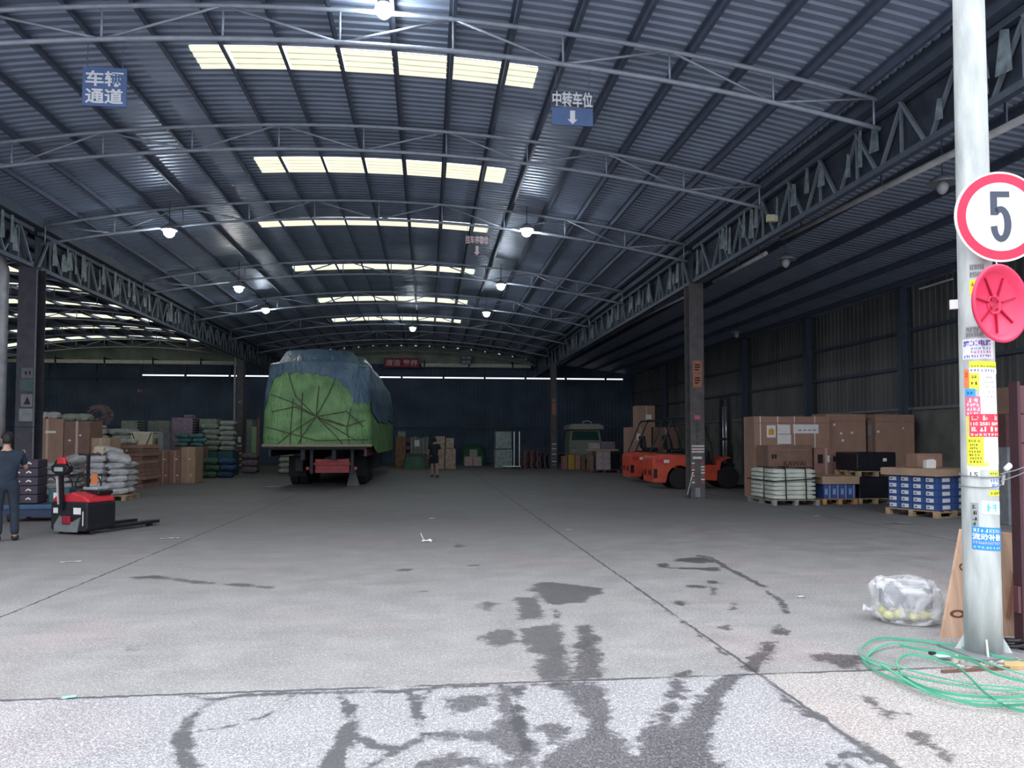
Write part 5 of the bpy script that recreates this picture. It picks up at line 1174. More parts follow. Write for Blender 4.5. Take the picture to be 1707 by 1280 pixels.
o = MB().box(-.11, .11, -.05, .05, -.07, .07).build('flood_lamp', mat('pale_yellow_lamp', (.6, .6, .4), .4), loc=tuple(AY(1287, 364, 15.3))); tag(o, 'small unlit flood lamp on the right girder at the second truss', 'lamp'); MB().box(-.02, .12, -.02, .02, .07, .10).build('bracket', M_GIRD, o)

# ---------------------------------------------------------------- hanging signs
M_SIGNB = mat('sign_blue', (.06, .11, .24), .5, 0, .08); M_SIGNW = mat('sign_white', (.55, .57, .6), .6, 0, .03); M_SIGNR = mat('banner_red', (.32, .02, .05), .6, 0, .1); M_PINK = mat('banner_letters', (.75, .55, .58), .6, 0, .03)
def sign(px0, px1, y0, y1, Y, label, rows, plate=M_SIGNB, plate_box=None, lift=None, cat='sign', name='hanging_sign', ink=M_SIGNW, arrow=None):
    a = AY(px0, y1, Y); b = AY(px1, y0, Y); w_, h = b.x-a.x, b.z-a.z; r = empty(name, ((a.x+b.x)/2, Y, a.z), label=label, cat=cat)
    pb = plate_box or (0, 1)
    if plate is not None: MB().box(-w_/2, w_/2, -.012, .012, h*pb[0], h*pb[1]).build('plate', plate, r)
    if plate_box: MB().bar((-w_/2, .02, h*pb[1]), (-w_/2, .02, h), .015).bar((w_/2, .02, h*pb[1]), (w_/2, .02, h), .015).bar((-w_/2, .02, h*.97), (w_/2, .02, h*.97), .015).bar((-w_/2, .02, h*.62), (w_/2, .02, h*.62), .015).build('frame', M_GIRD, r, fix=False)
    for s, wf, hf, cx_, cz_ in rows: lettering(s, w_*wf, h*hf, ink, r, (w_*cx_, -.016, h*cz_), bold=.025)
    if arrow:
        cx_, c0, c1 = arrow; t = h*c1; q = h*c0; s_ = w_*.06; MB().prism([(cx_*w_-s_, t), (cx_*w_+s_, t), (cx_*w_+s_, q+(t-q)*.35), (cx_*w_+s_*2, q+(t-q)*.35), (cx_*w_, q), (cx_*w_-s_*2, q+(t-q)*.35), (cx_*w_-s_, q+(t-q)*.35)], -.02, -.014).build('arrow', ink, r)
    if lift:
        for s_ in (-1, 1): MB().bar((s_*w_*.4, 0, h-.01), (s_*w_*.4, .0, lift-a.z), .008).build('wire', M_GIRD, r, fix=False)
    return r
sign(137, 212, 115, 176, 11.35, 'square blue hanging sign with four white characters at the upper left', [('车辆', .86, .40, 0, .71), ('通道', .86, .40, 0, .26)], lift=arc(-4.6))
sign(920, 988, 153, 208, 11.35, 'hanging sign with white characters above a blue plate with a down arrow', [('中转车位', .98, .44, 0, .74)], plate_box=(0, .50), lift=arc(2.2), arrow=(.0, .03, .42))
sign(775, 815, 393, 426, 20.5, 'small hanging lane letters with a white down arrow below the third skylight strip', [('挂车停靠位', .96, .40, 0, .78)], plate=None, plate_box=(0, .5), lift=arc(1.3), arrow=(.0, .02, .48), ink=M_PINK)
sign(640, 699, 597, 612, 51.4, 'red banner with pale characters on the far gable beside the blue tarp', [('清洁 素养', .92, .70, 0, .5)], plate=M_SIGNR, name='banner', cat='banner', ink=M_PINK, lift=zC(-1.7))
sign(768, 786, 593, 607, 51.4, 'two short rows of pale characters on the far gable right of the red banner', [('深圳', .9, .42, 0, .75), ('货区', .9, .42, 0, .25)], plate=M_GIRD, lift=zC(2.5))
sign(227, 240, 637, 663, 47.0, 'small purple notice hanging in front of the rear wall at the left', [(2, .8, .2, 0, .45)], plate=mat('dull_purple_board', (.10, .07, .12), .7), plate_box=(0, .75), lift=zL(-17), name='notice_board')
# notices and stripes on the columns (fastened: parts of the column)
def on_col(col, w_, d, items):
    for nm, x0, x1, z0, z1, m_ in items: MB().box(x0*w_/2, x1*w_/2, -d/2-.005, -d/2-.001, z0, z1).build(nm, m_, col)
M_ONOT = mat('orange_notice', (.36, .15, .09), .7, 0, .15, 8); M_STR = mat('reflective_white', (.60, .55, .50), .4, 0, .15, 10); M_STRR = mat('reflective_red', (.45, .06, .06), .4, 0, .15, 10)
zc_ = lambda y: AY(1161, y, 20.39).z
items = [('notice', -.6, .7, zc_(622), zc_(601), M_ONOT), ('notice', -.6, .7, zc_(645), zc_(623), M_ONOT), ('sticker', -.4, .4, zc_(699), zc_(692), mat('pink_sticker', (.55, .12, .16), .6))]
for y in (743.5, 748.5, 753): items.append(('stripe', -.85, .95, zc_(y+1.3), zc_(y-1.3), M_STR))
items.append(('stripe', -.85, .95, zc_(750), zc_(749.8), M_STRR)); items.append(('stripe', -.7, .6, zc_(765), zc_(761), M_STR))
for i, y in enumerate((772, 778, 783, 788, 793, 799, 804)):
    for s in (-1, 1): items.append(('stripe', -.85 if s < 0 else .45, -.45 if s < 0 else .95, zc_(y+1.4), zc_(y-1.2), M_STR if i % 2 == (s > 0) or i == 2 else M_STRR))
items.append(('notice', -.4, .3, .05, .3, M_GREY))
on_col(cR1, .40, .42, items)
for i, (tx, z) in enumerate(((1, 3.55), (1, 3.15))): lettering(tx, .22, .22, M_INK, cR1, (.02, -.218, zc_(612) if i == 0 else zc_(634)), bold=.01)
for i in range(4): lettering(1, .13, .15, mat('grey_stencil', (.05, .05, .05), .8), cR1, (0, -.213, zc_(708)-i*.17), bold=.0)
z2 = lambda y: AY(400, y, 42.8).z
on_col(cL2, .36, .42, [('stripe', -.8, .8, z2(y+1.2), z2(y-1.0), (M_STR, M_STRR)[k % 2]) for k, y in enumerate((743, 749, 755, 760, 765, 770, 775))]+[('notice', -.4, .5, z2(737), z2(728), M_PAPER), ('notice', -.4, .5, z2(672), z2(668), M_GREY)])
z3 = lambda y: AY(923, y, 42.8).z
on_col(cR2, .30, .42, [('stripe', -.9, .9, z3(y+1.0), z3(y-1.0), (M_STR, M_GREY)[k % 2]) for k, y in enumerate((740, 744, 748, 752, 757, 763, 769, 775))]+[('notice', -.8, .8, z3(691), z3(671), M_ONOT), ('notice', -.8, .8, z3(669), z3(665), M_GREY)])
z4 = lambda y: AY(38, y, 20.3).z
on_col(cL1, .46, .42, [('notice', -.45, .75, z4(630), z4(613), mat('faded_notice', (.12, .12, .14), .7)), ('notice', -.45, .75, z4(678), z4(657), mat('faded_notice_b', (.18, .18, .20), .7)), ('cover_plate', -.6, .8, z4(652), z4(632), mat('dark_green_plate', (.05, .09, .08), .6)), ('cover_plate', -.6, .8, z4(702), z4(681), M_GREY), ('clamp', -1.05, 1.05, z4(713), z4(711), M_BLKM), ('cable', .86, .94, .1, 5.9, M_GREY)])
MB().prism([(-.03, z4(674)), (.13, z4(674)), (.05, z4(661))], -.222, -.218).build('warning_triangle', M_INK, cL1)
lettering(2, .2, .11, M_INK, cL1, (.04, -.22, z4(621)), bold=0)
a, b = AZ(1145, 829), AY(1155, 788, 20.20); o = MB().path([(0, 0, 0), (b.x-a.x, .35 if False else 20.20-a.y, b.z)], .022, n=8).build('white_stick', M_WHITE, loc=(a.x, a.y, .0), fix=False); tag(o, 'thin white stick leaning on the right steel column', 'stick')

# ---------------------------------------------------------------- street pole by the yard
pb_ = AZ(1645, 1096); PR = .128; PX, PY = pb_.x+.062, pb_.y+.112
POLE_R = lambda z: PR-.004*min(z, 6)
M_GALV = mat('galvanised_steel', (.52, .56, .55), .55, .1, .16, 9, .15, 60, stretch=(1, 1, .25), var2=(.36, .39, .39))
pole = empty('street_pole', (PX, PY, 0), label='tall galvanised street pole covered with pasted flyers', cat='pole')
MB().lathe([(POLE_R(z), z) for z in (0, .5, 1, 2, 3, 4, 5, 6, 7.5)], 40).build('shaft', M_GALV, pole, smooth=True)
MB().box(-.22, .22, -.22, .22, 0, .02).build('base_plate', M_GREY, pole)
for a in (0, PI/2, PI, 3*PI/2):
    o = MB().prism([(PR-.01, .02), (PR+.06, .02), (PR+.0, .13), (PR-.01, .13)], -.006, .006).build('gusset', M_GALV, pole, rz=a-.5)
camdir = math.atan2(-PX, -(-PY))                     # towards the photographer
CA = math.atan2(0-PY, 0-PX)                          # direction angle from the pole to the camera
DIST = math.hypot(PX, PY)
def pole_uv(px, py):
    """pixel -> (angle round the pole, height)"""
    r = ray(px, py); d = Vector((r.x, r.y)); o = Vector((0-PX, 0-PY)); a = d.dot(d); b = 2*o.dot(d); rr = PR-.012; c = o.dot(o)-rr*rr; disc = b*b-4*a*c
    if disc < 0:
        t = -b/(2*a); q = o+d*t; return math.atan2(q.y, q.x), EYE+r.z*t
    t = (-b-math.sqrt(disc))/(2*a); q = o+d*t; return math.atan2(q.y, q.x), EYE+r.z*t
def wrapped(V, Fs, off, name, m, parent):
    mb = MB(); mb.add([((POLE_R(z)+off)*math.cos(a), (POLE_R(z)+off)*math.sin(a), z) for a, z in V], Fs); return mb.build(name, m, parent, fix=False)
def flyer(x0, x1, y0, y1, col, texts=(), k=1, name='flyer', skew=0, label=None):
    a0, zt_ = pole_uv(x0, y0); a1, _ = pole_uv(x1, y0+skew); _, zb_ = pole_uv((x0+x1)/2, y1); _, zt_ = pole_uv((x0+x1)/2, y0)
    n = 10; V = []; sk = -skew*.0042
    for i in range(n+1):
        t = i/n
        for j in (0, 1): V.append((a0+(a1-a0)*t, (zb_ if j == 0 else zt_)+sk*t))
    Fs = [(2*i, 2*i+2, 2*i+3, 2*i+1) for i in range(n)]
    m_ = mat('flyer_%02x%02x%02x' % tuple(col), srgb(*col), .55, 0, .05, 30)
    f = wrapped(V, Fs, .0015*k, name, m_, pole)
    if label: f['label'] = label
    H_ = zt_-zb_; am = pole_uv((x0+x1)/2, y0)[0]; W_ = 2.1*PR*min(abs(am-a0), abs(a1-am)); zm = (zt_+zb_)/2; sgn = 1 if a1 > a0 else -1
    for s, wf, hf, u, v, tc_ in texts:
        tv, tf = text_geo(s, W_*wf, H_*hf, .02) if isinstance(s, str) else blurred_print(s, W_*wf, H_*hf, int(x0+y0*3+v*90))
        if not tv: continue
        V2 = [(am+sgn*(u*W_+x)/PR, zm+v*H_+y+sk*((am-a0)/(a1-a0)+(u*W_+x)/abs(a1-a0)/PR)) for x, y in tv]
        wrapped(V2, tf, .0015*k+.0012, 'lettering', mat('print_%02x%02x%02x' % tuple(tc_), srgb(*tc_), .6, 0, .02), f)
    return f
BK, WH, RD, BL = (40, 40, 45), (245, 245, 245), (220, 40, 60), (60, 70, 170)
flyer(1605, 1654, 564, 598, (228, 226, 240), [('施工电路', .88, .30, .0, .28, (80, 70, 160)), (6, .62, .13, .1, .02, (90, 170, 180)), (7, .62, .13, .1, -.16, (210, 90, 150)), (11, .85, .13, .0, -.36, (70, 70, 170))], 1)
flyer(1616, 1668, 601, 613, (225, 238, 60), [(10, .85, .22, 0, -.2, (70, 90, 40))], 2, skew=2)
flyer(1616, 1632, 622, 650, (236, 226, 70), [(2, .5, .2, 0, .3, BK), (2, .7, .2, 0, -.1, BK)], 2)
flyer(1631, 1670, 613, 693, (240, 242, 246), [(4, .3, .05, -.1, .30, (150, 150, 160)), (7, .6, .045, .0, .20, (160, 160, 170)), (8, .6, .045, .05, .10, (160, 160, 170)), (4, .4, .045, .05, .0, (160, 160, 170)), (3, .45, .045, 0, -.1, (170, 170, 180))], 1)
flyer(1616, 1668, 612, 621, (238, 240, 245), [(8, .8, .5, -.05, 0, (80, 100, 170))], 3, skew=2)
flyer(1608, 1616, 616, 646, (236, 130, 80), [(2, .6, .3, 0, .2, (190, 40, 40))], 2)
flyer(1610, 1626, 648, 661, (70, 160, 220), [(2, .7, .5, 0, 0, (30, 90, 170))], 3)
flyer(1610, 1634, 661, 693, (222, 110, 140), [(2, .7, .22, 0, .32, WH), (4, .85, .18, 0, .08, WH), (4, .85, .18, 0, -.15, WH), (4, .85, .16, 0, -.38, WH)], 2)
flyer(1611, 1619, 693, 770, (214, 208, 120), [], 1)
flyer(1617, 1670, 690, 728, (224, 60, 80), [(3, .9, .22, 0, .33, (250, 190, 190)), ('110 2581 8699', .88, .15, 0, .07, WH), (4, .9, .22, 0, -.16, WH), (8, .92, .11, 0, -.40, WH)], 4)
flyer(1616, 1670, 727, 774, (240, 240, 240), [('—', .12, .01, .35, -.1, (120, 120, 130))], 2)
flyer(1614, 1639, 728, 775, (228, 226, 60), [(4, .75, .10, -.1, .36, (120, 120, 40)), (4, .5, .08, -.12, .22, BK), (4, .5, .08, -.12, .10, BK), (5, .75, .08, -.05, -.02, BK), (4, .7, .08, -.08, -.14, BK), (5, .75, .08, 0, -.26, BK), (4, .75, .08, 0, -.38, BK)], 3)
flyer(1613, 1668, 772, 784, (226, 222, 205), [], 1); flyer(1622, 1648, 770, 777, (232, 226, 120), [], 2)
flyer(1614, 1634, 784, 797, (225, 225, 222), [('LS', .6, .6, 0, 0, (90, 90, 95))], 1)
flyer(1648, 1664, 785, 794, (216, 218, 90), [(4, .85, .5, 0, 0, (80, 90, 40))], 1)
flyer(1647, 1668, 797, 814, (205, 215, 232), [(4, .8, .35, 0, .25, (90, 110, 180)), (2, .7, .3, 0, -.2, (90, 120, 190))], 1)
flyer(1648, 1669, 817, 827, (222, 224, 70), [(4, .85, .5, 0, 0, (70, 80, 30))], 1)
flyer(1636, 1672, 834, 856, (205, 232, 235), [(2, .5, .6, -.05, 0, (90, 190, 200))], 1, skew=3)
flyer(1619, 1631, 838, 877, (150, 156, 158), [(1, .7, .17, 0, .34, BK), (1, .7, .17, 0, .08, BK), (1, .7, .17, 0, -.16, BK), (1, .7, .17, 0, -.38, BK)], 1)
flyer(1621, 1672, 878, 916, (50, 140, 205), [(8, .88, .16, 0, .36, (205, 235, 240)), ('流动补胎', .92, .30, 0, .08, WH), (13, .88, .13, 0, -.18, (220, 190, 230)), (8, .88, .11, 0, -.38, (170, 215, 240))], 2, skew=3, label='blue flyer with large white characters')
flyer(1616, 1627, 466, 492, (222, 216, 60), [(1, .6, .25, 0, .2, (120, 110, 30))], 1)
for y, s in ((445, 7), (457, 6), (549, 5), (557, 7)): flyer(1610 if y > 500 else 1616, 1640, y-5, y+5, (150, 156, 156), [(s, .9, .7, 0, 0, (95, 95, 105))], 1)
cl_ = MB().path([((PR+.006)*math.cos(a*PI/14), (PR+.006)*math.sin(a*PI/14), pole_uv(1640, 793)[1]+.012*math.sin(a*PI/14)) for a in range(28)], .005, n=5, closed=True).path([((PR+.006)*math.cos(a*PI/14), (PR+.006)*math.sin(a*PI/14), pole_uv(1640, 808)[1]+.02*math.sin(a*PI/14+.6)) for a in range(28)], .004, n=5, closed=True).build('wire_loop', M_GREY, pole, fix=False)
z_ = pole_uv(1640, 501)[1]; aL = CA+PI/2+.25 if False else CA-1.35
o = MB().box(PR-.01, PR+.045, -.02, .02, z_-.035, z_+.035).build('clip', M_WHITE, pole, rz=CA-1.4 if math.cos(CA-1.4)*math.cos(YAW)-math.sin(CA-1.4)*math.sin(YAW) < 0 else CA+1.4)
# wire running off to the right with a rag
q0 = Vector((PX+.10, PY-.09, pole_uv(1668, 790)[1])); q1 = AY(1730, 770, PY-.05)
wr = MB().path([q0-q0, (q1-q0)*.4+Vector((0, 0, -.008)), q1-q0], .004, n=5).path([(.0, .0, -.055), (q1-q0)*.5+Vector((0, 0, -.05)), q1-q0+Vector((0, 0, -.03))], .004, n=5).build('tie_wire', M_GREY, loc=q0, fix=False); tag(wr, 'pair of tie wires running from the street pole to the brown panel', 'wire')
c = AY(1677, 786, PY-.06); o = MB().path([(-.03, 0, -.10), (-.01, .01, -.03), (.0, 0, .02), (.03, 0, .045), (.045, .01, .03)], .02, n=7, rs=[.008, .014, .022, .024, .01]).build('rag', M_PAPER, loc=c, smooth=True); tag(o, 'white rag tied on the wire beside the street pole', 'rag')
# speed limit sign
SYY = PY-.20; sc_ = AY(1666, 362, SYY); R_ = (AY(1666, 287, SYY).z-AY(1666, 437, SYY).z)/2
sp = empty('speed_limit_sign', sc_, -YAW, 'round white traffic sign with red ring and a black 5', 'traffic sign')
MB().cyl((0, 0), R_, -.012, .0, 64, axis='y').build('plate', mat('sign_face_white', (.80, .80, .80), .4, 0, .03), sp)
def ring(r0, r1, y): n = 64; return MB().add([(r*math.cos(2*PI*i/n), y, r*math.sin(2*PI*i/n)) for r in (r0, r1) for i in range(n)], [(i, (i+1) % n, n+(i+1) % n, n+i) for i in range(n)])
ring(R_*.76, R_*.955, -.014).build('red_ring', mat('sign_red', srgb(222, 35, 75), .35, 0, .05), sp, fix=False)
ch, cw = R_*1.12, R_*.46; yq = -.0145; mb = MB()
def quad(*p): mb.add([(x*cw, yq, z*ch/2) for x, z in p], [tuple(range(len(p)))])
quad((-.48, .77), (.44, .77), (.44, 1), (-.48, 1)); quad((-.48, .06), (-.15, .06), (-.15, .77), (-.48, .77))
n = 30; O_ = []; I_ = []
for i in range(n+1):
    a_ = math.radians(125-(125+172)*i/n); O_.append((.01+.50*math.cos(a_), -.29+.71*math.sin(a_))); I_.append((.0+.17*math.cos(a_), -.29+.46*math.sin(a_)))
for i in range(n): quad(O_[i], O_[i+1], I_[i+1], I_[i])
quad((-.15, .06), I_[0], O_[0], (-.15, .36))
mb.build('numeral', mat('sign_black', srgb(62, 70, 88), .5, 0, .05), sp, fix=False)
MB().box(-.03, .03, .0, .10, -.2, .2).build('bracket', M_GREY, sp)
# red plastic disc hanging under it
dc = AY(1667, 506, PY-.34); RD_ = (AY(1668, 441, PY-.34).z-AY(1668, 572, PY-.34).z)/2
dk = empty('plastic_disc', dc, -YAW+math.radians(-47), 'pinkish red round plastic dish with radial ribs hung below the speed sign', 'dish'); M_PK = mat('pink_red_plastic', srgb(232, 62, 100), .4, 0, .05)
dk.rotation_euler = (0, math.radians(7), -YAW+math.radians(21))
MB().lathe([(0.001, .045), (RD_*.22, .045), (RD_*.74, .038), (RD_*.80, .02), (RD_*.90, -.012), (RD_*.97, -.02), (RD_, -.012), (RD_*.99, .0), (RD_*.86, .035), (RD_*.76, .052), (0.001, .058)], 48, axis='y').build('dish', M_PK, dk, smooth=True)
for k in range(7): a = k*2*PI/7+.5; MB().box(RD_*.24, RD_*.74, .026, .044, -.005, .005, rot=None).build('rib', mat('dark_pink_plastic', srgb(168, 30, 62), .5), dk).rotation_euler = (0, a, 0)  # ribs and rivets in a darker pink than the dish
MB().lathe([(RD_*.20, .044), (RD_*.25, .034), (RD_*.27, .044)], 32, axis='y').build('hub_ring', M_PK, dk, smooth=True)
for x, z in ((-.03, .03), (.03, .03), (-.03, -.03), (.03, -.03)): MB().cyl((x, z), .008, .034, .046, 10, axis='y').build('rivet', MATS['dark_pink_plastic'], dk)
MB().path([(-.01, .03, RD_*.98), (0, .05, RD_*1.12)], .005, n=5).build('hook', M_STEEL, dk, fix=False)
# board leaning behind the pole
bp_ = [AY(1570, 1066, 5.84), AY(1699, 1078, 5.84), AY(1694, 889, 6.02), AY(1603, 882, 6.02)]
o0 = Vector((bp_[0].x, 5.84, 0)); M_PLY = mat('leaning_board_wood', (.50, .33, .235), .7, 0, .28, 3, .2, 20, stretch=(5, 1, .6))
pts = [Vector((p.x, p.y, max(0, p.z)))-o0 for p in bp_]; pts[1].z = 0; mb = MB(); th = Vector((0, .03, 0))
mb.add([tuple(p) for p in pts]+[tuple(p+th) for p in pts], [(0, 1, 2, 3), (7, 6, 5, 4), (0, 4, 5, 1), (1, 5, 6, 2), (2, 6, 7, 3), (3, 7, 4, 0)])
bd = mb.build('leaning_board', M_PLY, loc=o0); tag(bd, 'tapering brown wooden board leaning behind the foot of the street pole', 'board')
M_KNOT = mat('dark_knot', (.16, .06, .035), .7, 0, .3)
for px, py, rx, rz_, s_ in ((1596, 1023, .07, .032, 0), (1604, 945, .03, .03, 0)):
    c = AY(px, py, 5.84+.18*(1066-py)/184)-o0
    mb = MB(); n = 18
    mb.add([(c.x+rr*rx*math.cos(2*PI*i/n), c.y-.004+.0*i+(rr*rz_*math.sin(2*PI*i/n))*.19, c.z+rr*rz_*math.sin(2*PI*i/n)) for rr in (1, .55) for i in range(n)], [(i, (i+1) % n, n+(i+1) % n, n+i) for i in range(n)]); mb.build('knot_ring', M_KNOT, bd, fix=False)
for px in (1690,): 
    a_, b_ = AY(1690, 950, 5.95)-o0, AY(1678, 1030, 5.87)-o0; MB().path([a_+Vector((0, -.012, 0)), b_+Vector((0, -.012, 0))], .012, n=4, h=.003).build('dark_streak', M_KNOT, bd, fix=False)
# brown panel at the right edge
pa = AY(1693, 640, 5.45); o = empty('boarded_gate', (pa.x+.36, 5.45, 0), label='dark reddish brown boarded panel standing right of the street pole', cat='gate')
hgt = pa.z; M_BRP = mat('reddish_brown_paint', srgb(98, 62, 70), .6, 0, .15, 3)
for k in range(9): MB().prism([(-.34+.03*(1-k/9)*0, hgt*k/9), (.42, hgt*k/9), (.42, hgt*(k+1)/9-.012), (-.34, hgt*(k+1)/9-.012)], 0, .05).build('plank', M_BRP, o, bevel=.004)
MB().box(-.365, -.34, -.02, .07, 0, hgt+.02).build('edge_post', mat('dark_brown_post', srgb(70, 44, 52), .6), o)
MB().box(-.39, -.365, -.01, .04, .28, .48).build('hinge', M_BRP, o)
# plastic bag
bc = AZ(1534, 1047); M_PFILM = bpy.data.materials.new('clear_plastic_film'); M_PFILM.use_nodes = True
t = M_PFILM.node_tree; b = t.nodes['Principled BSDF']; N, L = NM(t); b.inputs['Base Color'].default_value = (.82, .83, .86, 1); b.inputs['Roughness'].default_value = .18; b.inputs['Specular IOR Level'].default_value = .8
tcn = N('ShaderNodeTexCoord'); vn = N('ShaderNodeTexNoise'); vn.inputs['Scale'].default_value = 4.5; vn.inputs['Detail'].default_value = 8; vn.inputs['Distortion'].default_value = 1.2; L(tcn.outputs['Object'], vn.inputs['Vector'])
rr_ = N('ShaderNodeValToRGB'); rr_.color_ramp.elements[0].position = .44; rr_.color_ramp.elements[1].position = .58; rr_.color_ramp.elements[0].color = (.22, .22, .22, 1); rr_.color_ramp.elements[1].color = (.75, .75, .75, 1); L(vn.outputs[0], rr_.inputs[0]); L(rr_.outputs[0], b.inputs['Alpha'])
bpn = N('ShaderNodeBump'); bpn.inputs['Strength'].default_value = 1; bpn.inputs['Distance'].default_value = .025; L(vn.outputs[0], bpn.inputs['Height']); L(bpn.outputs[0], b.inputs['Normal'])
bag = empty('plastic_bag', (bc.x+.02, bc.y+.22, 0), -.35, 'clear crumpled plastic bag with grey and yellow goods lying by the leaning board', 'bag')
bmm = bmesh.new(); bmesh.ops.create_icosphere(bmm, subdivisions=5, radius=1)
for v in bmm.verts:
    n_ = v.co.normalized(); p = Vector((math.copysign(abs(n_.x)**.45, n_.x)*.275, math.copysign(abs(n_.y)**.7, n_.y)*.20, math.copysign(abs(n_.z)**.45, n_.z)*.195))
    k = mnoise.noise(n_*3.1)*.03+abs(mnoise.noise(n_*7+Vector((3, 1, 2))))*.018; p += n_*k; p.z = max(-.195, p.z+.0)+.195; p.z *= 1-.12*(p.x > .1)*(p.x-.1)*4; v.co = p
me = bpy.data.meshes.new('film'); bmm.to_mesh(me); bmm.free(); me.materials.append(M_PFILM); me.polygons.foreach_set('use_smooth', [True]*len(me.polygons)); o = bpy.data.objects.new('film', me); COL.objects.link(o); adopt(o, bag)
MB().box(-.20, .19, -.12, .12, .14, .34).build('grey_box', mat('grey_goods', (.30, .32, .36), .6), bag, bevel=.02)
for i, (x, y) in enumerate(((-.16, -.08), (-.08, -.10), (.04, -.1), (.12, -.09), (.17, -.02), (-.18, .02))): MB().lathe([(.005, -.04), (.04, -.025), (.048, .0), (.04, .03), (.005, .042)], 12).build('yellow_bottle', mat('pale_yellow_plastic', (.62, .60, .22), .5, 0, .15), bag, smooth=True, loc=(x, y, .07+.02*(i % 2)))
MB().path([(-.26, -.02, .12), (-.31, -.03, .10), (-.345, -.03, .12), (-.36, -.05, .09)], .03, n=7, rs=[.03, .014, .03, .008]).build('knot', M_PFILM, bag, smooth=True)
# green strapping coil
def catmull(P_, n=8):
    P_ = [P_[0]]+P_+[P_[-1]]; out = []
    for i in range(1, len(P_)-2):
        p0, p1, p2, p3 = P_[i-1:i+3]
        for k in range(n):
            t = k/n; out.append(.5*((2*p1)+(-p0+p2)*t+(2*p0-5*p1+4*p2-p3)*t*t+(-p0+3*p1-3*p2+p3)*t*t*t))
    out.append(P_[-2]); return out
M_STRAPG = mat('green_strap', srgb(88, 172, 140), .35, 0, .15, 4)
sc0 = AZ(1600, 1130); coil = empty('strapping_coil', (sc0.x, sc0.y, 0), label='loose coil of green plastic strapping on the ground below the street pole', cat='strap coil')
loops = [[(1790, 1120), (1690, 1104), (1600, 1082), (1530, 1068), (1470, 1066), (1440, 1080), (1436, 1098), (1460, 1120), (1510, 1143), (1570, 1163), (1640, 1176), (1720, 1178), (1800, 1165)],
 [(1780, 1168), (1700, 1152), (1640, 1143), (1560, 1131), (1490, 1114), (1446, 1099), (1460, 1083), (1500, 1075), (1560, 1082), (1620, 1098), (1680, 1120), (1760, 1145)],
 [(1770, 1205), (1690, 1182), (1645, 1160), (1615, 1132), (1590, 1110), (1550, 1098), (1512, 1096), (1495, 1110), (1512, 1132), (1548, 1152), (1605, 1163), (1690, 1162), (1770, 1150)],
 [(1437, 1096), (1480, 1120), (1540, 1137), (1620, 1148), (1730, 1152)], [(1500, 1078), (1530, 1086), (1580, 1092), (1620, 1104), (1660, 1128), (1720, 1142)], [(1470, 1112), (1530, 1147), (1590, 1168), (1660, 1174), (1750, 1172)]]
for i, lp in enumerate(loops):
    pts = catmull([AZ(x, y, .012+.006*i) for x, y in lp]); pts = [p-sc0+Vector((0, 0, .018*abs(math.sin(k*.12+i)))) for k, p in enumerate(pts)]
    MB().path(pts, .0095 if i % 2 else .003, n=4, h=.003 if i % 2 else .009).build('strap_loop', M_STRAPG, coil, fix=False)
c = AZ(1573, 1093, .03)-sc0; MB().box(c.x-.06, c.x+.06, c.y-.03, c.y+.03, c.z, c.z+.004).build('paper_tag', mat('pale_cyan_tag', srgb(190, 225, 220), .5), coil); c = AZ(1554, 1091, .03)-sc0; MB().box(c.x-.02, c.x+.02, c.y-.015, c.y+.015, c.z, c.z+.02).build('clip', M_BLACK, coil)
# rubble and wood scraps round the pole foot
M_STONE = mat('pale_rubble', (.38, .35, .31), .9, 0, .3, 20, .5)
random.seed(3)
spots = [(1598, 1104), (1612, 1108), (1632, 1110), (1655, 1106), (1668, 1103), (1684, 1098), (1590, 1098), (1679, 1110), (1622, 1104), (1603, 1112), (1647, 1112), (1700, 1102)]
rb0 = AZ(1640, 1106); bq = bmesh.new()
for i in range(70):
    x, y = spots[i % 12]; p = AZ(x+random.uniform(-14, 14), y+random.uniform(-4, 4))-rb0; r0 = len(bq.verts); bmesh.ops.create_icosphere(bq, subdivisions=1, radius=1); s_ = random.uniform(.006, .024); bq.verts.ensure_lookup_table()
    for v in bq.verts[r0:]: n_ = v.co.copy(); v.co = Vector((n_.x*1.3, n_.y, n_.z*.7))*s_*(1+.35*mnoise.noise(n_*2+Vector((i, 0, 0)))); v.co.z = max(-.3*s_, v.co.z)+.3*s_; v.co += p
me = bpy.data.meshes.new('rubble'); bq.to_mesh(me); bq.free(); me.materials.append(M_STONE); o = bpy.data.objects.new('rubble', me); COL.objects.link(o); o.location = rb0; tag(o, 'small pale stones and rubble at the foot of the street pole', 'rubble', kind='stuff')
p = AZ(1700, 1112); o = MB().prism([(-.14, -.03), (-.10, -.06), (.25, -.04), (.25, .05), (-.08, .05)], 0, .03, axis='z').build('wood_scrap', mat('pale_scrap_wood', srgb(190, 160, 115), .8, 0, .15, 8), loc=p, bevel=.003); tag(o, 'flat pale wood scrap at the right edge beside the rubble', 'wood scrap')
p = AZ(1635, 1118); o = MB().box(-.30, .28, -.012, .012, 0, .02).build('wood_strip', mat('brown_strip', (.18, .10, .08), .8), loc=p, rz=.05); tag(o, 'thin brown wood strip lying in front of the pole foot', 'wood strip')
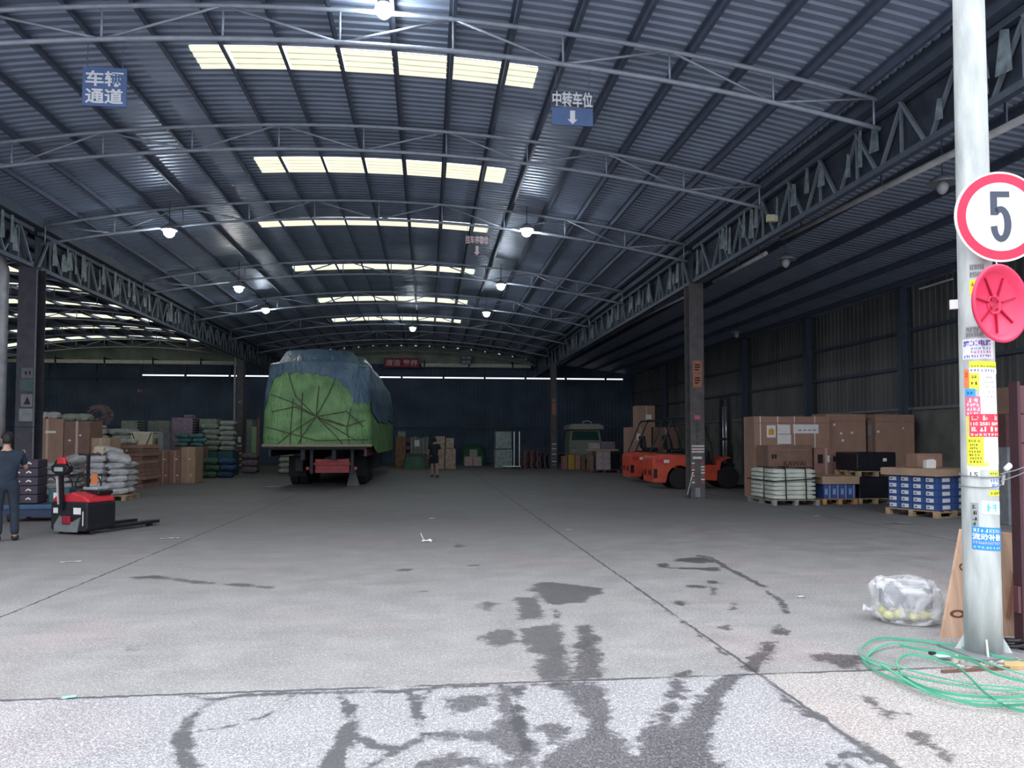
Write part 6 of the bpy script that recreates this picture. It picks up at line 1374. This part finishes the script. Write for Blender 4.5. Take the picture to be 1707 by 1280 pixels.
p = AZ(1690, 1085); o = MB().path([(.10*math.cos(a*.6), .06*math.sin(a*.6), .02+.004*a) for a in range(20)], .014, n=6).build('black_hose', M_BLACK, loc=p, smooth=True); tag(o, 'coiled black hose behind the right side of the pole foot', 'hose')
# litter on the floor
for i, (x, y, s_, cl2, lb) in enumerate(((711, 903, .10, (230, 225, 215), 'crumpled white paper with a green scrap in the middle of the floor'), (888, 827, .10, (200, 195, 185), 'pale round scrap on the floor beside the joint'), (720, 864, .07, (220, 218, 210), 'tiny white scrap beyond the crumpled paper'),
        (948, 883, .06, (190, 190, 185), 'tiny pale scrap right of the joint'), (118, 937, .10, (185, 185, 180), 'thin pale strip on the floor at the left'), (282, 898, .12, (180, 180, 175), 'pale strip on the floor by the left joint'), (115, 1163, .05, (150, 200, 185), 'tiny greenish scrap in the joint at the lower left'),
        (452, 812, .22, (170, 172, 180), 'white sheet scrap on the floor behind the trailer'), (1500, 873, .22, (130, 130, 130), 'thin pale strip in front of the blue carton stack'), (1361, 860, .1, (175, 175, 175), 'small white scrap in front of the strapped bale'), (1335, 995, .05, (200, 200, 200), 'tiny white scrap left of the plastic bag'))):
    p = AZ(x, y); mb = MB(); n = 6; random.seed(i*3+1)
    vs = [(s_*(a/n*2-1)*(1.2 if i in (4, 5, 8, 7) else .8), s_*(b/n*2-1)*(.15 if i in (4, 5, 8) else .55), .004+random.random()*s_*(.35 if i == 0 else .1)) for a in range(n+1) for b in range(n+1)]
    mb.add(vs, [(a*(n+1)+b, (a+1)*(n+1)+b, (a+1)*(n+1)+b+1, a*(n+1)+b+1) for a in range(n) for b in range(n)])
    o = mb.build('paper_scrap', mat('scrap_%d' % i, srgb(*cl2), .7), loc=p, rz=.3 if i != 8 else -.1, fix=False); tag(o, lb, 'paper scrap')
    if i == 0:
        MB().box(-.02, .12, -.05, -.02, .004, .012).build('green_scrap', mat('green_scrap', srgb(70, 130, 110), .6), o); MB().path([(-.04, 0, .02), (-.09, .02, .14)], .02, n=4, h=.004).build('flap', M_PAPER, o, fix=False)
